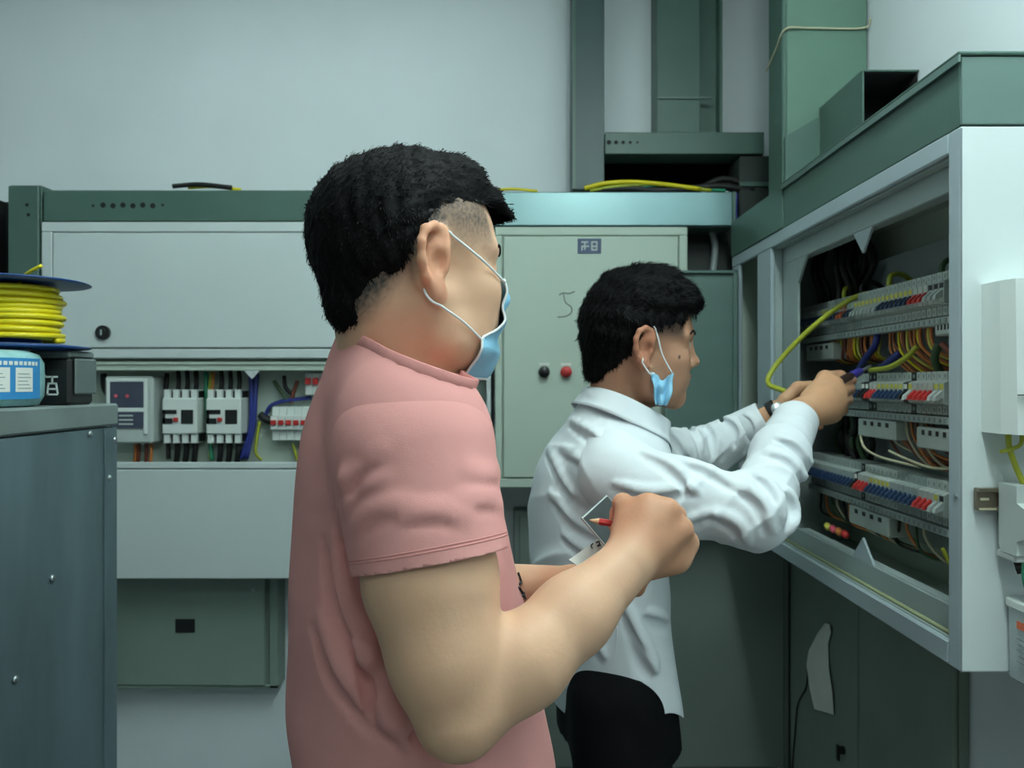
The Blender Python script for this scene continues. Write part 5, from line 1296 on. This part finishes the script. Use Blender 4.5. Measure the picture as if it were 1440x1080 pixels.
collar(S2, cp2, cn2, .022, .040, .012, shirt2, fw2)
# seams
yk = [H2.o*0+P(a, b, 1.42) for a, b in ((858, 640), (850, 662), (848, 684), (852, 704))]
pj = S2.ray(np.array([P(a, b, 1.2) for a, b in ((872, 622), (860, 640), (852, 662), (849, 684), (852, 704))]), np.array([P(a, b, 1.3)-P(a, b, 1.2) for a, b in ((872, 622), (860, 640), (852, 662), (849, 684), (852, 704))]), 0, .6)
obj('armhole_seam', tube(spline(pj, 6), .0016, 5), M_shirt, shirt2, True)
sm = [(868, 880), (866, 910), (862, 940), (858, 968)]
pj = S2.ray(np.array([P(a, b, 1.2) for a, b in sm]), np.array([P(a, b, 1.3)-P(a, b, 1.2) for a, b in sm]), 0, .6)
obj('side_seam', tube(spline(pj, 6), .0016, 5), M_shirt, shirt2, True)
# trousers and shoes
L2 = SDF(); L2.loft([(.76, .205, 1.52, .105, .15), (.85, .20, 1.52, .10, .15), (.97, .185, 1.52, .092, .14)], T2, .03)
legs(L2, h2L, h2R, np.array([.28, 1.63, .46]), np.array([.20, 1.40, .46]), np.array([.24, 1.64, .06]), np.array([.16, 1.39, .06]), (.092, .074, .06))
L2.disp = lambda P_: (.004*vnoise(P_, 30., 2)).astype(f32)
v, f = cut(L2.mesh((.0, 1.24, 0), (.46, 1.82, 1.02), .008), [((0, 0, .96), (0, 0, 1)), ((0, 0, .05), (0, 0, -1))])
tr2 = shell(obj('trousers', (v, f), M_trou, man2, True), .003)
for an in ((.24, 1.64), (.16, 1.39)):
    s_ = SDF(); s_.cone((an[0]-.02, an[1]-.01, .055), (an[0]+.14, an[1]+.055, .04), .052, .043, .03); s_.cone((an[0], an[1], .1), (an[0], an[1], .05), .052, .05, .03)
    v, f = cut(s_.mesh((an[0]-.12, an[1]-.1, -.03), (an[0]+.24, an[1]+.16, .18), .006), [((0, 0, .0005), (0, 0, -1)), ((0, 0, .12), (0, 0, 1))]); obj('shoe', (v, f), M_shoe, man2, True)
# crumpled mask hanging from the near ear
na, nz = 17, 21; V = []
top = H2((.030, -.070, -.045)); ux = H2.R@SK([1., -.1, 0]); uy = H2.R@SK([0, -1., 0]); uz = SK([0, 0, -1.])
for i in range(nz):
    t = i/(nz-1)
    for j in range(na):
        s_ = j/(na-1)-.5; wd = .042*(1-.45*t**1.5)
        V.append(top+ux*(s_*wd)+uz*(t*.052+.008*math.cos(s_*6)*(1-t))+uy*(.006*math.cos(s_*15+t*2)+.010*math.sin(t*2.6)+.004*math.sin(t*9+s_*5)))
Fc = [(i*na+j, i*na+j+1, (i+1)*na+j+1, (i+1)*na+j) for i in range(nz-1) for j in range(na-1)]
V = np.array(V); V = V+B2.grad(V)*np.maximum(.004-B2.ev(V), 0)[:, None]
mk2 = shell(obj('face_mask', (V, Fc), M_mask, man2, True), .003, 0)
mk2['label'] = 'crumpled blue mask hanging from the ear'
g2 = V.reshape(nz, na, 3)
for ln in ([g2[0, 2], H2(SK([.004, -.088, -.040])), H2(SK([-.010, -.087, -.024])), H2(SK([-.018, -.080, -.010]))],
           [g2[0, -2], H2(SK([.024, -.083, -.005])), H2(SK([.012, -.082, .028])), H2(SK([.004, -.080, .039])), H2(SK([-.008, -.075, .040]))]):
    p = spline(ln, 10); p = p+B2.grad(p)*np.maximum(.0016-B2.ev(p), 0)[:, None]
    obj('ear_loop', tube(p, .0014, 6), M_maskw, mk2, True)
# watch
W2 = SDF(); W2.cone(lel2, lwr2, .040, .027, .03)
wc = lwr2+ax3*.004
wb = band(loop_on(B2, wc, ax3, .10, 40, .0015), ax3, .010, .0018, M_black, man2, 'wristwatch_strap')
wf_ = wc+SK([-.15, -.9, .35])/np.linalg.norm([-.15, -.9, .35])*.034
obj('watch_case', cyl(wf_, SK([-.15, -.9, .35]), .015, .008, 20), M_screw, wb, True)
# screwdriver
s0, s1 = P(1180, 538, 1.585), P(1212, 521, 1.66); ds = (s1-s0)/np.linalg.norm(s1-s0); L_ = np.linalg.norm(s1-s0)
sd = empty('screwdriver', s0, 'screwdriver with dark handle and blue collar in the fist of the man in white', 'screwdriver')
obj('handle', lathe(s0-ds*.03, ds, [(.006, 0), (.0105, .004), (.0115, .03), (.010, .075), (.0085, .09)], 14), mat('dark_brown_plastic', srgb(52, 36, 34), .4, noise=.1), sd, True)
obj('collar', lathe(s0+ds*.058, ds, [(.0085, 0), (.0095, .006), (.0085, .045), (.006, .05)], 14), mat('violet_blue_plastic', srgb(52, 48, 140), .4, noise=.1), sd, True)
obj('blade', lathe(s0+ds*.105, ds, [(.003, 0), (.003, .05), (.0012, .058)], 10), M_screw, sd, True)
